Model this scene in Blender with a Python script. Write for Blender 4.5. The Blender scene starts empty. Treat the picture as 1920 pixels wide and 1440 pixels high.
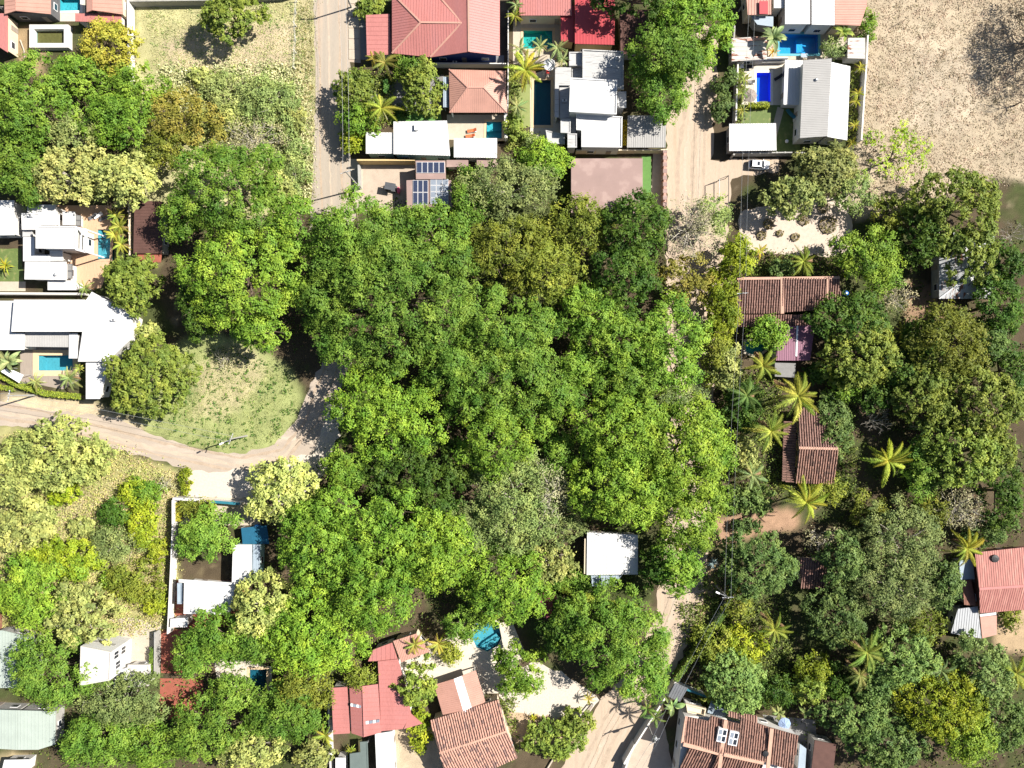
import bpy, math, random
import numpy as np
from mathutils import Vector, Matrix
from mathutils.geometry import delaunay_2d_cdt

random.seed(7)
C = bpy.context.scene.collection
# ------------------------------------------------------------------ camera, world, sun, exposure
CAM_H = 150.0                    # drone height above the ground
S = 0.11                         # metres on the ground per pixel of the 1920 px wide photograph
cam_d = bpy.data.cameras.new('camera'); cam = bpy.data.objects.new('camera', cam_d); C.objects.link(cam)
cam.location = (0, 0, CAM_H); cam.rotation_euler = (0, 0, 0)
cam_d.sensor_fit = 'HORIZONTAL'; cam_d.angle = 2 * math.atan(960 * S / CAM_H)
cam_d.clip_end = 3000
bpy.context.scene.camera = cam
SUNV = Vector((0.956, 0.292, 1.0)).normalized()      # towards the sun
w = bpy.data.worlds.new('World'); bpy.context.scene.world = w; w.use_nodes = True
nt = w.node_tree; bg = nt.nodes['Background']
sky = nt.nodes.new('ShaderNodeTexSky'); sky.sky_type = 'NISHITA'; sky.sun_disc = False
sky.sun_elevation = math.asin(SUNV.z); sky.sun_rotation = math.atan2(SUNV.x, SUNV.y)
nt.links.new(sky.outputs[0], bg.inputs[0]); bg.inputs[1].default_value = 0.05
sl = bpy.data.lights.new('sun', 'SUN'); sun = bpy.data.objects.new('sun', sl); C.objects.link(sun)
sl.energy = 5.0; sl.angle = math.radians(0.5); sl.color = (1.0, 0.95, 0.86)
sun.rotation_euler = (-SUNV).to_track_quat('-Z', 'Y').to_euler(); sun.location = SUNV * 200
vs = bpy.context.scene.view_settings
vs.view_transform = 'Standard'; vs.look = 'None'; vs.gamma = 1; vs.use_curve_mapping = False
vs.exposure = 1.2

# ------------------------------------------------------------------ helpers
def P(px, py, h=0.0):
    k = S * (CAM_H - h) / CAM_H
    return ((px - 960) * k, (720 - py) * k)
def P3(px, py, h=0.0):
    x, y = P(px, py, h); return Vector((x, y, h))
ORG = {}
def tag(o, label=None, cat=None, group=None, kind=None):
    if label: o['label'] = label
    if cat: o['category'] = cat
    if group: o['group'] = group
    if kind: o['kind'] = kind
    return o
def empty(name, label, cat, loc, group=None):
    o = bpy.data.objects.new(name, None); C.objects.link(o); o.empty_display_size = 0.5
    o.location = loc; ORG[o] = Vector(loc)
    return tag(o, label, cat, group)
def link(name, me, parent=None, origin=None):
    o = bpy.data.objects.new(name, me); C.objects.link(o)
    if parent is not None:
        o.parent = parent; ORG[o] = ORG[parent]
    else:
        o.location = origin or (0, 0, 0); ORG[o] = Vector(origin or (0, 0, 0))
    return o

class MB:
    """collects polygons in world coordinates and links them as one mesh object"""
    def __init__(s): s.v = []; s.f = []; s.a = []
    def poly(s, pts, var=0.5):
        n = len(s.v); s.v.extend([tuple(p) for p in pts]); s.f.append(tuple(range(n, n + len(pts)))); s.a.append(var)
    def quadv(s, vs_, fs, var=0.5):
        n = len(s.v); s.v.extend([tuple(p) for p in vs_])
        for f in fs: s.f.append(tuple(i + n for i in f)); s.a.append(var)
    def box(s, c, d, rz=0.0, var=0.5, axis=None):
        c = Vector(c); cx, sx = math.cos(rz), math.sin(rz); vv = []
        for z in (-.5, .5):
            for x, y in ((-.5, -.5), (.5, -.5), (.5, .5), (-.5, .5)):
                X, Y = x * d[0], y * d[1]
                vv.append((c.x + X * cx - Y * sx, c.y + X * sx + Y * cx, c.z + z * d[2]))
        s.quadv(vv, ((3, 2, 1, 0), (4, 5, 6, 7), (0, 1, 5, 4), (1, 2, 6, 5), (2, 3, 7, 6), (3, 0, 4, 7)), var)
    def prism(s, pts, z0, z1, var=0.5):
        """pts: list of xy; z0, z1 numbers or per-vertex lists"""
        n = len(pts)
        if area2(pts) < 0: 
            pts = pts[::-1]
            if not isinstance(z1, (int, float)): z1 = z1[::-1]
            if not isinstance(z0, (int, float)): z0 = z0[::-1]
        a = [z0] * n if isinstance(z0, (int, float)) else z0
        b = [z1] * n if isinstance(z1, (int, float)) else z1
        vv = [(p[0], p[1], a[i]) for i, p in enumerate(pts)] + [(p[0], p[1], b[i]) for i, p in enumerate(pts)]
        ff = [tuple(range(n - 1, -1, -1)), tuple(range(n, 2 * n))]
        for i in range(n):
            j = (i + 1) % n; ff.append((i, j, n + j, n + i))
        s.quadv(vv, ff, var)
    def bar(s, a, b, w_, h_, var=0.5):
        """box along a-b, width w_ sideways, h_ thick"""
        a = Vector(a); b = Vector(b); d = b - a
        if d.length < 1e-5: return
        d.normalize(); u = Vector((0, 0, 1)) if abs(d.z) < .95 else Vector((1, 0, 0))
        sd = d.cross(u).normalized(); up = sd.cross(d).normalized()
        vv = []
        for e in (a, b):
            for x, z in ((-.5, -.5), (.5, -.5), (.5, .5), (-.5, .5)): vv.append(e + sd * (x * w_) + up * (z * h_))
        s.quadv(vv, ((0, 1, 2, 3), (7, 6, 5, 4), (0, 4, 5, 1), (1, 5, 6, 2), (2, 6, 7, 3), (3, 7, 4, 0)), var)
    def tube(s, pts, rad, n=6, var=0.5, cap=True):
        pts = [Vector(p) for p in pts]; m = len(pts)
        if isinstance(rad, (int, float)): rad = [rad] * m
        vv = []
        for i, p in enumerate(pts):
            d = (pts[min(i + 1, m - 1)] - pts[max(i - 1, 0)])
            d = d.normalized() if d.length > 1e-6 else Vector((0, 0, 1))
            u = Vector((0, 0, 1)) if abs(d.z) < .9 else Vector((1, 0, 0))
            a = d.cross(u).normalized(); b = a.cross(d).normalized()
            for k in range(n):
                t = 2 * math.pi * k / n; vv.append(p + (a * math.cos(t) + b * math.sin(t)) * rad[i])
        ff = []
        for i in range(m - 1):
            for k in range(n):
                k2 = (k + 1) % n; ff.append((i * n + k, i * n + k2, (i + 1) * n + k2, (i + 1) * n + k))
        if cap: ff.append(tuple(range(n))[::-1]); ff.append(tuple(range((m - 1) * n, m * n)))
        s.quadv(vv, ff, var)
    def lathe(s, c, prof, n=12, var=0.5):
        c = Vector(c); vv = []; m = len(prof)
        for r, z in prof:
            for k in range(n):
                t = 2 * math.pi * k / n; vv.append((c.x + r * math.cos(t), c.y + r * math.sin(t), c.z + z))
        ff = [(i * n + k, i * n + (k + 1) % n, (i + 1) * n + (k + 1) % n, (i + 1) * n + k) for i in range(m - 1) for k in range(n)]
        ff.append(tuple(range(n))[::-1]); ff.append(tuple(range((m - 1) * n, m * n)))
        s.quadv(vv, ff, var)
    def build(s, name, mat, parent=None, origin=None, kind=None, smooth=False):
        o = ORG[parent] if parent is not None else Vector(origin or (0, 0, 0))
        me = bpy.data.meshes.new(name)
        me.from_pydata([(v[0] - o.x, v[1] - o.y, v[2] - o.z) for v in s.v], [], s.f)
        at = me.attributes.new('var', 'FLOAT', 'FACE'); at.data.foreach_set('value', s.a)
        if smooth: me.polygons.foreach_set('use_smooth', [True] * len(me.polygons))
        me.materials.append(mat)
        ob = link(name, me, parent, origin)
        if kind: ob['kind'] = kind
        return ob
def area2(p): return sum(p[i][0] * p[(i + 1) % len(p)][1] - p[(i + 1) % len(p)][0] * p[i][1] for i in range(len(p)))
def inside(x, y, poly):
    c = False; j = len(poly) - 1
    for i in range(len(poly)):
        xi, yi = poly[i]; xj, yj = poly[j]
        if (yi > y) != (yj > y) and x < (xj - xi) * (y - yi) / (yj - yi) + xi: c = not c
        j = i
    return c
def inside_np(X, Y, poly):
    c = np.zeros(X.shape, bool); j = len(poly) - 1
    for i in range(len(poly)):
        xi, yi = poly[i]; xj, yj = poly[j]
        if yi != yj: c ^= ((yi > Y) != (yj > Y)) & (X < (xj - xi) * (Y - yi) / (yj - yi) + xi)
        j = i
    return c
def offset_poly(pts, d):
    """move the edges of a polygon inwards by d (negative: outwards)"""
    p = [Vector((q[0], q[1])) for q in pts]
    if area2(pts) < 0: p = p[::-1]
    n = len(p); out = []
    for i in range(n):
        a, b, c = p[i - 1], p[i], p[(i + 1) % n]
        e1 = (b - a).normalized(); e2 = (c - b).normalized()
        n1 = Vector((-e1.y, e1.x)); n2 = Vector((-e2.y, e2.x)); m = n1 + n2
        if m.length < 1e-4: m = n1
        m.normalize(); k = max(0.35, m.dot(n1)); out.append((b.x + m.x * d / k, b.y + m.y * d / k))
    return out
def PX(pts, h=0.0): return [P(a, b, h) for a, b in pts]
def cen(pts): return (sum(p[0] for p in pts) / len(pts), sum(p[1] for p in pts) / len(pts))

# ------------------------------------------------------------------ materials
MATS = {}
ALB = 0.88                       # base colours below are scaled to real-world albedo by this factor
def mat(name, c, var=0.18, scale=1.2, rough=0.75, bump=0.15, c2=None, thr=0.6, metal=0.0, spec=0.3, stretch=None, fine=9.0, use_var=0.0, sharp=0.12):
    if name in MATS: return MATS[name]
    c = tuple(v * ALB for v in c); c2 = tuple(v * ALB for v in c2) if c2 else None
    m = bpy.data.materials.new(name); m.use_nodes = True; t = m.node_tree; N = t.nodes; L = t.links
    b = N['Principled BSDF']; b.inputs['Roughness'].default_value = rough; b.inputs['Metallic'].default_value = metal
    b.inputs['Specular IOR Level'].default_value = spec
    g = N.new('ShaderNodeNewGeometry'); mp = N.new('ShaderNodeMapping'); L.new(g.outputs['Position'], mp.inputs[0])
    if stretch: mp.inputs['Scale'].default_value = stretch
    n1 = N.new('ShaderNodeTexNoise'); n1.inputs['Scale'].default_value = scale; n1.inputs['Detail'].default_value = 6
    n2 = N.new('ShaderNodeTexNoise'); n2.inputs['Scale'].default_value = fine; n2.inputs['Detail'].default_value = 3
    L.new(mp.outputs[0], n1.inputs[0]); L.new(mp.outputs[0], n2.inputs[0])
    ad = N.new('ShaderNodeMath'); ad.operation = 'ADD'; L.new(n1.outputs[0], ad.inputs[0]); L.new(n2.outputs[0], ad.inputs[1])
    mr = N.new('ShaderNodeMapRange'); mr.inputs[1].default_value = 0.6; mr.inputs[2].default_value = 1.4
    mr.inputs[3].default_value = 1 - var; mr.inputs[4].default_value = 1 + var * .7
    L.new(ad.outputs[0], mr.inputs[0])
    col = N.new('ShaderNodeRGB'); col.outputs[0].default_value = (*c, 1); src = col.outputs[0]
    if c2:
        r = N.new('ShaderNodeMapRange'); r.inputs[1].default_value = thr; r.inputs[2].default_value = thr + sharp
        if use_var:
            at = N.new('ShaderNodeAttribute'); at.attribute_name = 'var'
            mm = N.new('ShaderNodeMath'); mm.operation = 'MULTIPLY_ADD'; L.new(at.outputs['Fac'], mm.inputs[0]); mm.inputs[1].default_value = use_var
            L.new(n1.outputs[0], mm.inputs[2]); L.new(mm.outputs[0], r.inputs[0])
        else: L.new(n1.outputs[0], r.inputs[0])
        mx = N.new('ShaderNodeMix'); mx.data_type = 'RGBA'; L.new(r.outputs[0], mx.inputs[0])
        L.new(src, mx.inputs[6]); mx.inputs[7].default_value = (*c2, 1); src = mx.outputs[2]
    ml = N.new('ShaderNodeVectorMath'); ml.operation = 'SCALE'; L.new(src, ml.inputs[0]); L.new(mr.outputs[0], ml.inputs['Scale'])
    L.new(ml.outputs[0], b.inputs['Base Color'])
    if bump:
        bp = N.new('ShaderNodeBump'); bp.inputs['Strength'].default_value = bump; bp.inputs['Distance'].default_value = 0.08
        L.new(ad.outputs[0], bp.inputs['Height']); L.new(bp.outputs[0], b.inputs['Normal'])
    MATS[name] = m; return m

def leaf_mat(name, trans=0.32, spread=0.5, sat=1.0):
    m = bpy.data.materials.new(name); m.use_nodes = True; t = m.node_tree; N = t.nodes; L = t.links
    N.remove(N['Principled BSDF']); out = N['Material Output']
    oi = N.new('ShaderNodeObjectInfo'); at = N.new('ShaderNodeAttribute'); at.attribute_name = 'var'
    hs = N.new('ShaderNodeHueSaturation'); L.new(oi.outputs['Color'], hs.inputs['Color'])
    mr = N.new('ShaderNodeMapRange'); L.new(at.outputs['Fac'], mr.inputs[0]); mr.inputs[3].default_value = 1 - spread; mr.inputs[4].default_value = 1 + spread
    gp = N.new('ShaderNodeNewGeometry'); pn = N.new('ShaderNodeTexNoise'); pn.inputs['Scale'].default_value = .32; pn.inputs['Detail'].default_value = 3; L.new(gp.outputs['Position'], pn.inputs[0])
    pv = N.new('ShaderNodeMapRange'); pv.inputs[1].default_value = .3; pv.inputs[2].default_value = .7; pv.inputs[3].default_value = .80; pv.inputs[4].default_value = 1.20; L.new(pn.outputs[0], pv.inputs[0])
    mv = N.new('ShaderNodeMath'); mv.operation = 'MULTIPLY'; L.new(mr.outputs[0], mv.inputs[0]); L.new(pv.outputs[0], mv.inputs[1]); L.new(mv.outputs[0], hs.inputs['Value'])
    mh = N.new('ShaderNodeMapRange'); L.new(at.outputs['Fac'], mh.inputs[0]); mh.inputs[3].default_value = 0.52; mh.inputs[4].default_value = 0.48
    ph = N.new('ShaderNodeMapRange'); ph.inputs[1].default_value = .3; ph.inputs[2].default_value = .7; ph.inputs[3].default_value = .02; ph.inputs[4].default_value = -.016; L.new(pn.outputs[0], ph.inputs[0])
    sh = N.new('ShaderNodeMath'); sh.operation = 'ADD'; L.new(mh.outputs[0], sh.inputs[0]); L.new(ph.outputs[0], sh.inputs[1]); L.new(sh.outputs[0], hs.inputs['Hue'])
    hs.inputs['Saturation'].default_value = sat
    d = N.new('ShaderNodeBsdfDiffuse'); tr = N.new('ShaderNodeBsdfTranslucent'); g = N.new('ShaderNodeBsdfGlossy')
    g.inputs['Roughness'].default_value = 0.6; g.inputs['Color'].default_value = (1, 1, 1, 1)
    hs2 = N.new('ShaderNodeHueSaturation'); hs2.inputs['Hue'].default_value = 0.485; hs2.inputs['Saturation'].default_value = 1.1; hs2.inputs['Value'].default_value = 1.15
    L.new(hs.outputs[0], d.inputs[0]); L.new(hs.outputs[0], hs2.inputs['Color']); L.new(hs2.outputs[0], tr.inputs[0])
    a = N.new('ShaderNodeMixShader'); a.inputs[0].default_value = trans; L.new(d.outputs[0], a.inputs[1]); L.new(tr.outputs[0], a.inputs[2])
    b = N.new('ShaderNodeMixShader'); b.inputs[0].default_value = 0.012; L.new(a.outputs[0], b.inputs[1]); L.new(g.outputs[0], b.inputs[2])
    L.new(b.outputs[0], out.inputs[0]); return m
LEAF = leaf_mat('leaf', .20, .44, 1.0); FROND = leaf_mat('palm_leaf', 0.3, 0.35); GRASSB = leaf_mat('grass_blade', 0.3, 0.4)

def water_mat(name, tint):
    m = bpy.data.materials.new(name); m.use_nodes = True; t = m.node_tree; N = t.nodes; L = t.links
    N.remove(N['Principled BSDF']); out = N['Material Output']
    tr = N.new('ShaderNodeBsdfTransparent'); tr.inputs[0].default_value = (*tint, 1)
    g = N.new('ShaderNodeBsdfGlossy'); g.inputs['Roughness'].default_value = 0.04
    fr = N.new('ShaderNodeFresnel'); fr.inputs[0].default_value = 1.33
    n = N.new('ShaderNodeTexNoise'); n.inputs['Scale'].default_value = 2.2; n.inputs['Detail'].default_value = 4
    ge = N.new('ShaderNodeNewGeometry'); L.new(ge.outputs['Position'], n.inputs[0])
    bp = N.new('ShaderNodeBump'); bp.inputs['Strength'].default_value = 0.35; bp.inputs['Distance'].default_value = 0.1
    L.new(n.outputs[0], bp.inputs['Height']); L.new(bp.outputs[0], g.inputs['Normal']); L.new(bp.outputs[0], fr.inputs['Normal'])
    mx = N.new('ShaderNodeMixShader'); L.new(fr.outputs[0], mx.inputs[0]); L.new(tr.outputs[0], mx.inputs[1]); L.new(g.outputs[0], mx.inputs[2])
    L.new(mx.outputs[0], out.inputs[0]); return m
WATER = water_mat('pool_water', (0.72, 0.93, 0.96))

WHITE = mat('white_roof', (0.60, 0.595, 0.59), var=0.16, scale=0.5, rough=0.6, c2=(0.42, 0.415, 0.41), thr=0.55, sharp=0.3, stretch=(1, .35, 1))
WHITE2 = mat('aged_white_roof', (0.44, 0.435, 0.43), var=0.25, scale=1.6, rough=0.7, c2=(0.20, 0.195, 0.19), thr=0.53, sharp=0.2, stretch=(.25, 2.2, 1))
OFFW = mat('off_white_wall', (0.62, 0.60, 0.57), var=0.10, scale=0.8)
CREAM = mat('cream_wall', (0.62, 0.52, 0.38), var=0.12, scale=0.8)
YELLOW = mat('ochre_wall', (0.62, 0.45, 0.22), var=0.12)
TEALW = mat('pale_teal_wall', (0.34, 0.52, 0.50), var=0.1)
BLUEW = mat('navy_wall', (0.03, 0.06, 0.20), var=0.15)
GREYW = mat('concrete_wall', (0.34, 0.33, 0.31), var=0.25, scale=1.5)
DGREY = mat('dark_grey', (0.10, 0.10, 0.105), var=0.25)
PINK = mat('pink_metal_roof', (0.42, 0.165, 0.15), var=0.22, scale=0.4, rough=0.55, stretch=(1, .2, 1), c2=(0.34, 0.145, 0.14), thr=.5, sharp=.3)
SALM = mat('salmon_metal_roof', (0.47, 0.255, 0.20), var=0.2, scale=0.5, rough=0.6)
CRIM = mat('crimson_metal_roof', (0.40, 0.055, 0.065), var=0.14, scale=0.5, rough=0.5)
REDT = mat('red_terrace', (0.29, 0.09, 0.06), var=0.2, scale=0.9)
MAUVE = mat('mauve_roof', (0.29, 0.20, 0.18), var=0.14, scale=0.35, rough=0.8, c2=(.33, .235, .21), thr=.52, sharp=.1)
GREYR = mat('grey_metal_roof', (0.34, 0.33, 0.32), var=0.14, scale=0.5, rough=0.6, stretch=(2, .2, 1))
BGREY = mat('blue_grey_roof', (0.30, 0.36, 0.42), var=0.15, scale=0.7, rough=0.5)
GREENR = mat('pale_green_roof', (0.34, 0.39, 0.35), var=0.12, scale=0.5, rough=0.6)
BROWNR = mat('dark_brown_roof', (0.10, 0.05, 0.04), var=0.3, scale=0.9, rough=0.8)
RUST = mat('rusty_white_roof', (0.50, 0.47, 0.44), var=0.2, scale=1.1, c2=(0.22, 0.085, 0.05), thr=.56, sharp=.06, stretch=(.35, 1.6, 1))
RUST2 = mat('rust_streaked_roof', (0.48, 0.49, 0.50), var=0.18, scale=1.2, c2=(0.20, 0.08, 0.045), thr=.56, sharp=.08, stretch=(1.3, .25, 1))
BARN = mat('faded_red_roof', (0.40, 0.17, 0.145), var=0.28, scale=1.0, c2=(0.50, 0.27, 0.22), thr=.5, sharp=.3, stretch=(2.5, .2, 1))
PURP = mat('purple_roof', (0.22, 0.09, 0.14), var=0.16, scale=0.8, rough=.5, stretch=(2, .3, 1))
TILE = mat('clay_tile', (0.335, 0.185, 0.14), var=0.35, scale=0.7, c2=(0.13, 0.075, 0.06), thr=.92, sharp=.25, use_var=.8)
TILE2 = mat('weathered_clay_tile', (0.27, 0.15, 0.12), var=0.35, scale=1.2, c2=(0.11, 0.06, 0.05), thr=.85, sharp=.3, use_var=.7)
TILE3 = mat('pale_clay_tile', (0.50, 0.28, 0.215), var=0.28, scale=0.8, c2=(0.19, 0.12, 0.11), thr=.95, sharp=.22, use_var=.75)
RIDGE = mat('ridge_tile', (0.50, 0.30, 0.22), var=0.2)
WOOD = mat('deck_wood', (0.52, 0.34, 0.22), var=0.25, scale=1.5, stretch=(6, .4, 1))
WOODG = mat('grey_deck_wood', (0.30, 0.25, 0.21), var=0.25, scale=1.5, stretch=(6, .4, 1))
PAVE = mat('pale_paving', (0.44, 0.38, 0.30), var=0.16, scale=1.2)
PAVEW = mat('white_paving', (0.55, 0.49, 0.40), var=0.12, scale=1.2)
PAVEG = mat('grey_paving', (0.20, 0.195, 0.19), var=0.2, scale=1.2)
TANC = mat('tan_coping', (0.58, 0.44, 0.28), var=0.1)
WCOP = mat('white_coping', (0.68, 0.65, 0.6), var=0.1)
CONC = mat('driveway_concrete', (0.42, 0.34, 0.27), var=0.25, scale=.6, c2=(.28, .22, .17), thr=.58, sharp=.2)
ROADG = mat('worn_concrete_road', (0.35, 0.30, 0.245), var=0.16, scale=.5, c2=(.40, .31, .23), thr=.5, sharp=.3, stretch=(2.2, .12, 1), bump=.2)
ROADD = mat('dirt_road', (0.44, 0.345, 0.26), var=0.26, scale=.45, c2=(.33, .25, .175), thr=.52, sharp=.25, stretch=(2.0, .16, 1), bump=.3)
ROADD2 = mat('pale_dirt_road', (0.50, 0.40, 0.30), var=0.2, scale=.45, c2=(.38, .29, .20), thr=.53, sharp=.25, bump=.3)
ROADL = mat('lane_surface', (0.385, 0.32, 0.26), var=0.2, scale=.4, c2=(.50, .42, .33), thr=.52, sharp=.3, stretch=(.3, 1.4, 1), bump=.2)
GRAVEL = mat('white_gravel', (0.52, 0.46, 0.39), var=0.22, scale=2.5, fine=22)
SAND = mat('pale_sand', (0.50, 0.41, 0.335), var=.2, scale=1.4, fine=16)
LAWN = mat('lawn_turf', (0.115, 0.16, 0.045), var=0.28, scale=1.0, bump=.4, fine=14, c2=(.24, .21, .09), thr=.55, sharp=.2)
LAWNG = mat('bright_lawn_turf', (0.09, 0.20, 0.045), var=0.22, scale=1.2, bump=.4, fine=14)
LAWNY = mat('olive_lawn_turf', (0.22, 0.25, 0.085), var=0.15, scale=.8, bump=.4, fine=14)
BROWNS = mat('bare_soil', (0.27, 0.17, 0.11), var=0.28, scale=1.0, bump=.4)
BARK = mat('bark', (0.17, 0.13, 0.095), var=0.3, scale=3)
BARKP = mat('pale_bark', (0.42, 0.38, 0.32), var=0.25, scale=3)
METALW = mat('white_metal', (0.75, 0.75, 0.76), var=.06, rough=.35)
METALG = mat('galvanised_metal', (0.42, 0.43, 0.44), var=.12, rough=.4, metal=.4)
BLACK = mat('black_plastic', (0.02, 0.02, 0.022), var=.2, rough=.5)
GLASS = mat('window_glass', (0.025, 0.03, 0.04), var=.1, rough=.08, spec=.7, bump=0)
SOLAR = mat('solar_cell', (0.035, 0.045, 0.085), var=.15, rough=.18, spec=.6, bump=0)
SOLARL = mat('pale_solar_cell', (0.22, 0.25, 0.30), var=.12, rough=.25, spec=.6, bump=0)
BLUEP = mat('blue_plastic', (0.03, 0.16, 0.52), var=.1, rough=.4)
TEALP = mat('teal_paint', (0.03, 0.16, 0.21), var=.15, rough=.5)
GREENP = mat('green_plastic', (0.02, 0.15, 0.07), var=.1, rough=.4)
PINKP = mat('pink_plastic', (0.75, 0.12, 0.24), var=.08, rough=.4)
ORANGE = mat('orange_cushion', (0.62, 0.14, 0.05), var=.12)
REDC = mat('red_cushion', (0.5, 0.04, 0.03), var=.12)
CANVAS = mat('white_canvas', (0.72, 0.72, 0.74), var=.06)
CANVASB = mat('blue_grey_canvas', (0.24, 0.32, 0.50), var=.08)
THATCH = mat('grey_thatch', (0.26, 0.22, 0.19), var=.3, scale=6)
BRICK = mat('brown_brick', (0.22, 0.10, 0.07), var=.3, scale=2)
CARW = mat('white_car_paint', (0.75, 0.76, 0.78), var=.03, rough=.25, spec=.6, bump=0)
RUBBER = mat('tyre_rubber', (0.02, 0.02, 0.02), var=.2, rough=.9)
STONE = mat('bed_stone', (0.26, 0.21, 0.16), var=.35, scale=3)
SHADE = mat('shade_net', (0.012, 0.10, 0.18), var=.2)
BAS = {
 'turq': mat('turquoise_pool_plaster', (0.08, 0.42, 0.48), var=.08), 'teal': mat('deep_teal_pool_plaster', (0.012, 0.15, 0.20), var=.1),
 'green': mat('green_pool_plaster', (0.04, 0.42, 0.36), var=.08), 'blue': mat('cobalt_pool_plaster', (0.012, 0.16, 0.95), var=.08),
 'azure': mat('azure_pool_plaster', (0.03, 0.36, 0.70), var=.08), 'sky': mat('light_blue_pool_plaster', (0.11, 0.36, 0.43), var=.08),
 'brown': mat('brown_tank_plaster', (0.22, 0.13, 0.035), var=.2), 'dteal': mat('dark_teal_pool_plaster', (0.01, 0.10, 0.15), var=.1)}

# ------------------------------------------------------------------ pools (outlines are needed by every sheet laid on the ground)
POOLS = [  # outline px, plaster, coping material, coping width m, shelves [(px outline, depth)], label
 ([(110, -6), (151, -6), (151, 20), (110, 21)], 'turq', WCOP, .35, [], 'turquoise pool between salmon roofs at the top left corner'),
 ([(981, 57), (1036, 57), (1036, 92), (981, 92)], 'green', TANC, .5, [([(1022, 57.5), (1035.5, 57.5), (1035.5, 73)], .35)], 'emerald pool half hidden by palms below the pink ribbed roof'),
 ([(1001, 150), (1033, 150), (1033, 235), (1000, 235)], 'teal', TANC, .5, [([(1000.5, 157), (1006, 157), (1006, 207), (1000.5, 207)], .5), ([(1000.5, 207), (1012.5, 207), (1012.5, 234.5), (1000.5, 234.5)], .5)], 'long dark teal pool left of the stepped white roofs'),
 ([(912, 228), (941, 228), (941, 260), (911, 260)], 'turq', TANC, .45, [([(912.5, 228.5), (940, 228.5), (940, 243), (920, 245), (912.5, 245)], .5)], 'small turquoise pool beside the orange loungers'),
 ([(1461, 64), (1534, 64), (1534, 101), (1461, 101)], 'azure', BAS['sky'], .3, [([(1495, 72), (1506, 72), (1506, 97), (1495, 97)], .5), ([(1506, 72), (1520, 72), (1520, 97), (1506, 97)], .8)], 'bright azure pool with blue rim and inner steps'),
 ([(1418, 136), (1445, 136), (1445, 193), (1418, 193)], 'blue', WCOP, .4, [], 'deep cobalt blue pool beside the thatched parasol'),
 ([(183, 430), (209, 430), (206, 486), (183, 486)], 'sky', WOOD, .3, [([(183.5, 430.5), (187, 430.5), (187, 485), (183.5, 485)], .4)], 'light blue pool set into the orange timber deck'),
 ([(72, 666), (137, 666), (137, 695), (72, 695)], 'sky', TANC, 1.1, [([(72.5, 667), (78, 667), (78, 694.5), (72.5, 694.5)], .4)], 'light blue pool with wide tan surround below white roofs'),
 ([(884, 1194), (893, 1214), (914, 1222), (933, 1211), (941, 1196), (936, 1172), (915, 1160), (892, 1170)], 'sky', PAVEW, .5, [([(900, 1213), (913, 1220), (931, 1210), (938, 1197), (934, 1195)], .35), ([(908, 1205), (900, 1213), (934, 1195), (930, 1190)], .7)], 'octagonal light blue pool with corner steps under tree'),
 ([(1397, 640), (1430, 636), (1436, 655), (1418, 668), (1398, 660)], 'green', PAVE, .4, [], 'small green pool half buried in the garden left of the purple roof'),
 ([(468, 1255), (500, 1255), (500, 1300), (468, 1300)], 'dteal', TANC, .5, [], 'dark teal pool sunk among trees at the lower left'),
]
POOL_XY = [PX(p[0]) for p in POOLS]

def sheet(name, pts_px, z, m, jitter=0.0, kind='structure', label=None, holes=True, step=1.2):
    pts = PX(pts_px)
    if area2(pts) < 0: pts = pts[::-1]
    if jitter:
        out = []; rr = random.Random(len(pts_px) * 31 + int(pts_px[0][0]))
        for i in range(len(pts)):
            a = Vector(pts[i]); b = Vector(pts[(i + 1) % len(pts)]); n = max(1, int((b - a).length / step)); e = (b - a).normalized()
            for k in range(n):
                q = a.lerp(b, k / n); j = rr.gauss(0, jitter); out.append((q.x - e.y * j, q.y + e.x * j))
        pts = out
    hs = [h for h in POOL_XY if inside(*cen(h), pts)] if holes else []
    vs_, ed = [], []
    for ring in [pts] + hs:
        n = len(vs_); vs_ += [Vector(p) for p in ring]; ed += [(n + i, n + (i + 1) % len(ring)) for i in range(len(ring))]
    r = delaunay_2d_cdt(vs_, ed, [], 0, 1e-5)
    fs = []
    for f in r[2]:
        c = cen([r[0][i] for i in f])
        if inside(c[0], c[1], pts) and not any(inside(c[0], c[1], h) for h in hs): fs.append(tuple(f))
    me = bpy.data.meshes.new(name); me.from_pydata([(v.x, v.y, z) for v in r[0]], [], fs)
    me.materials.append(m); o = link(name, me); o['kind'] = kind
    if label: o['label'] = label
    return o

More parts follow.
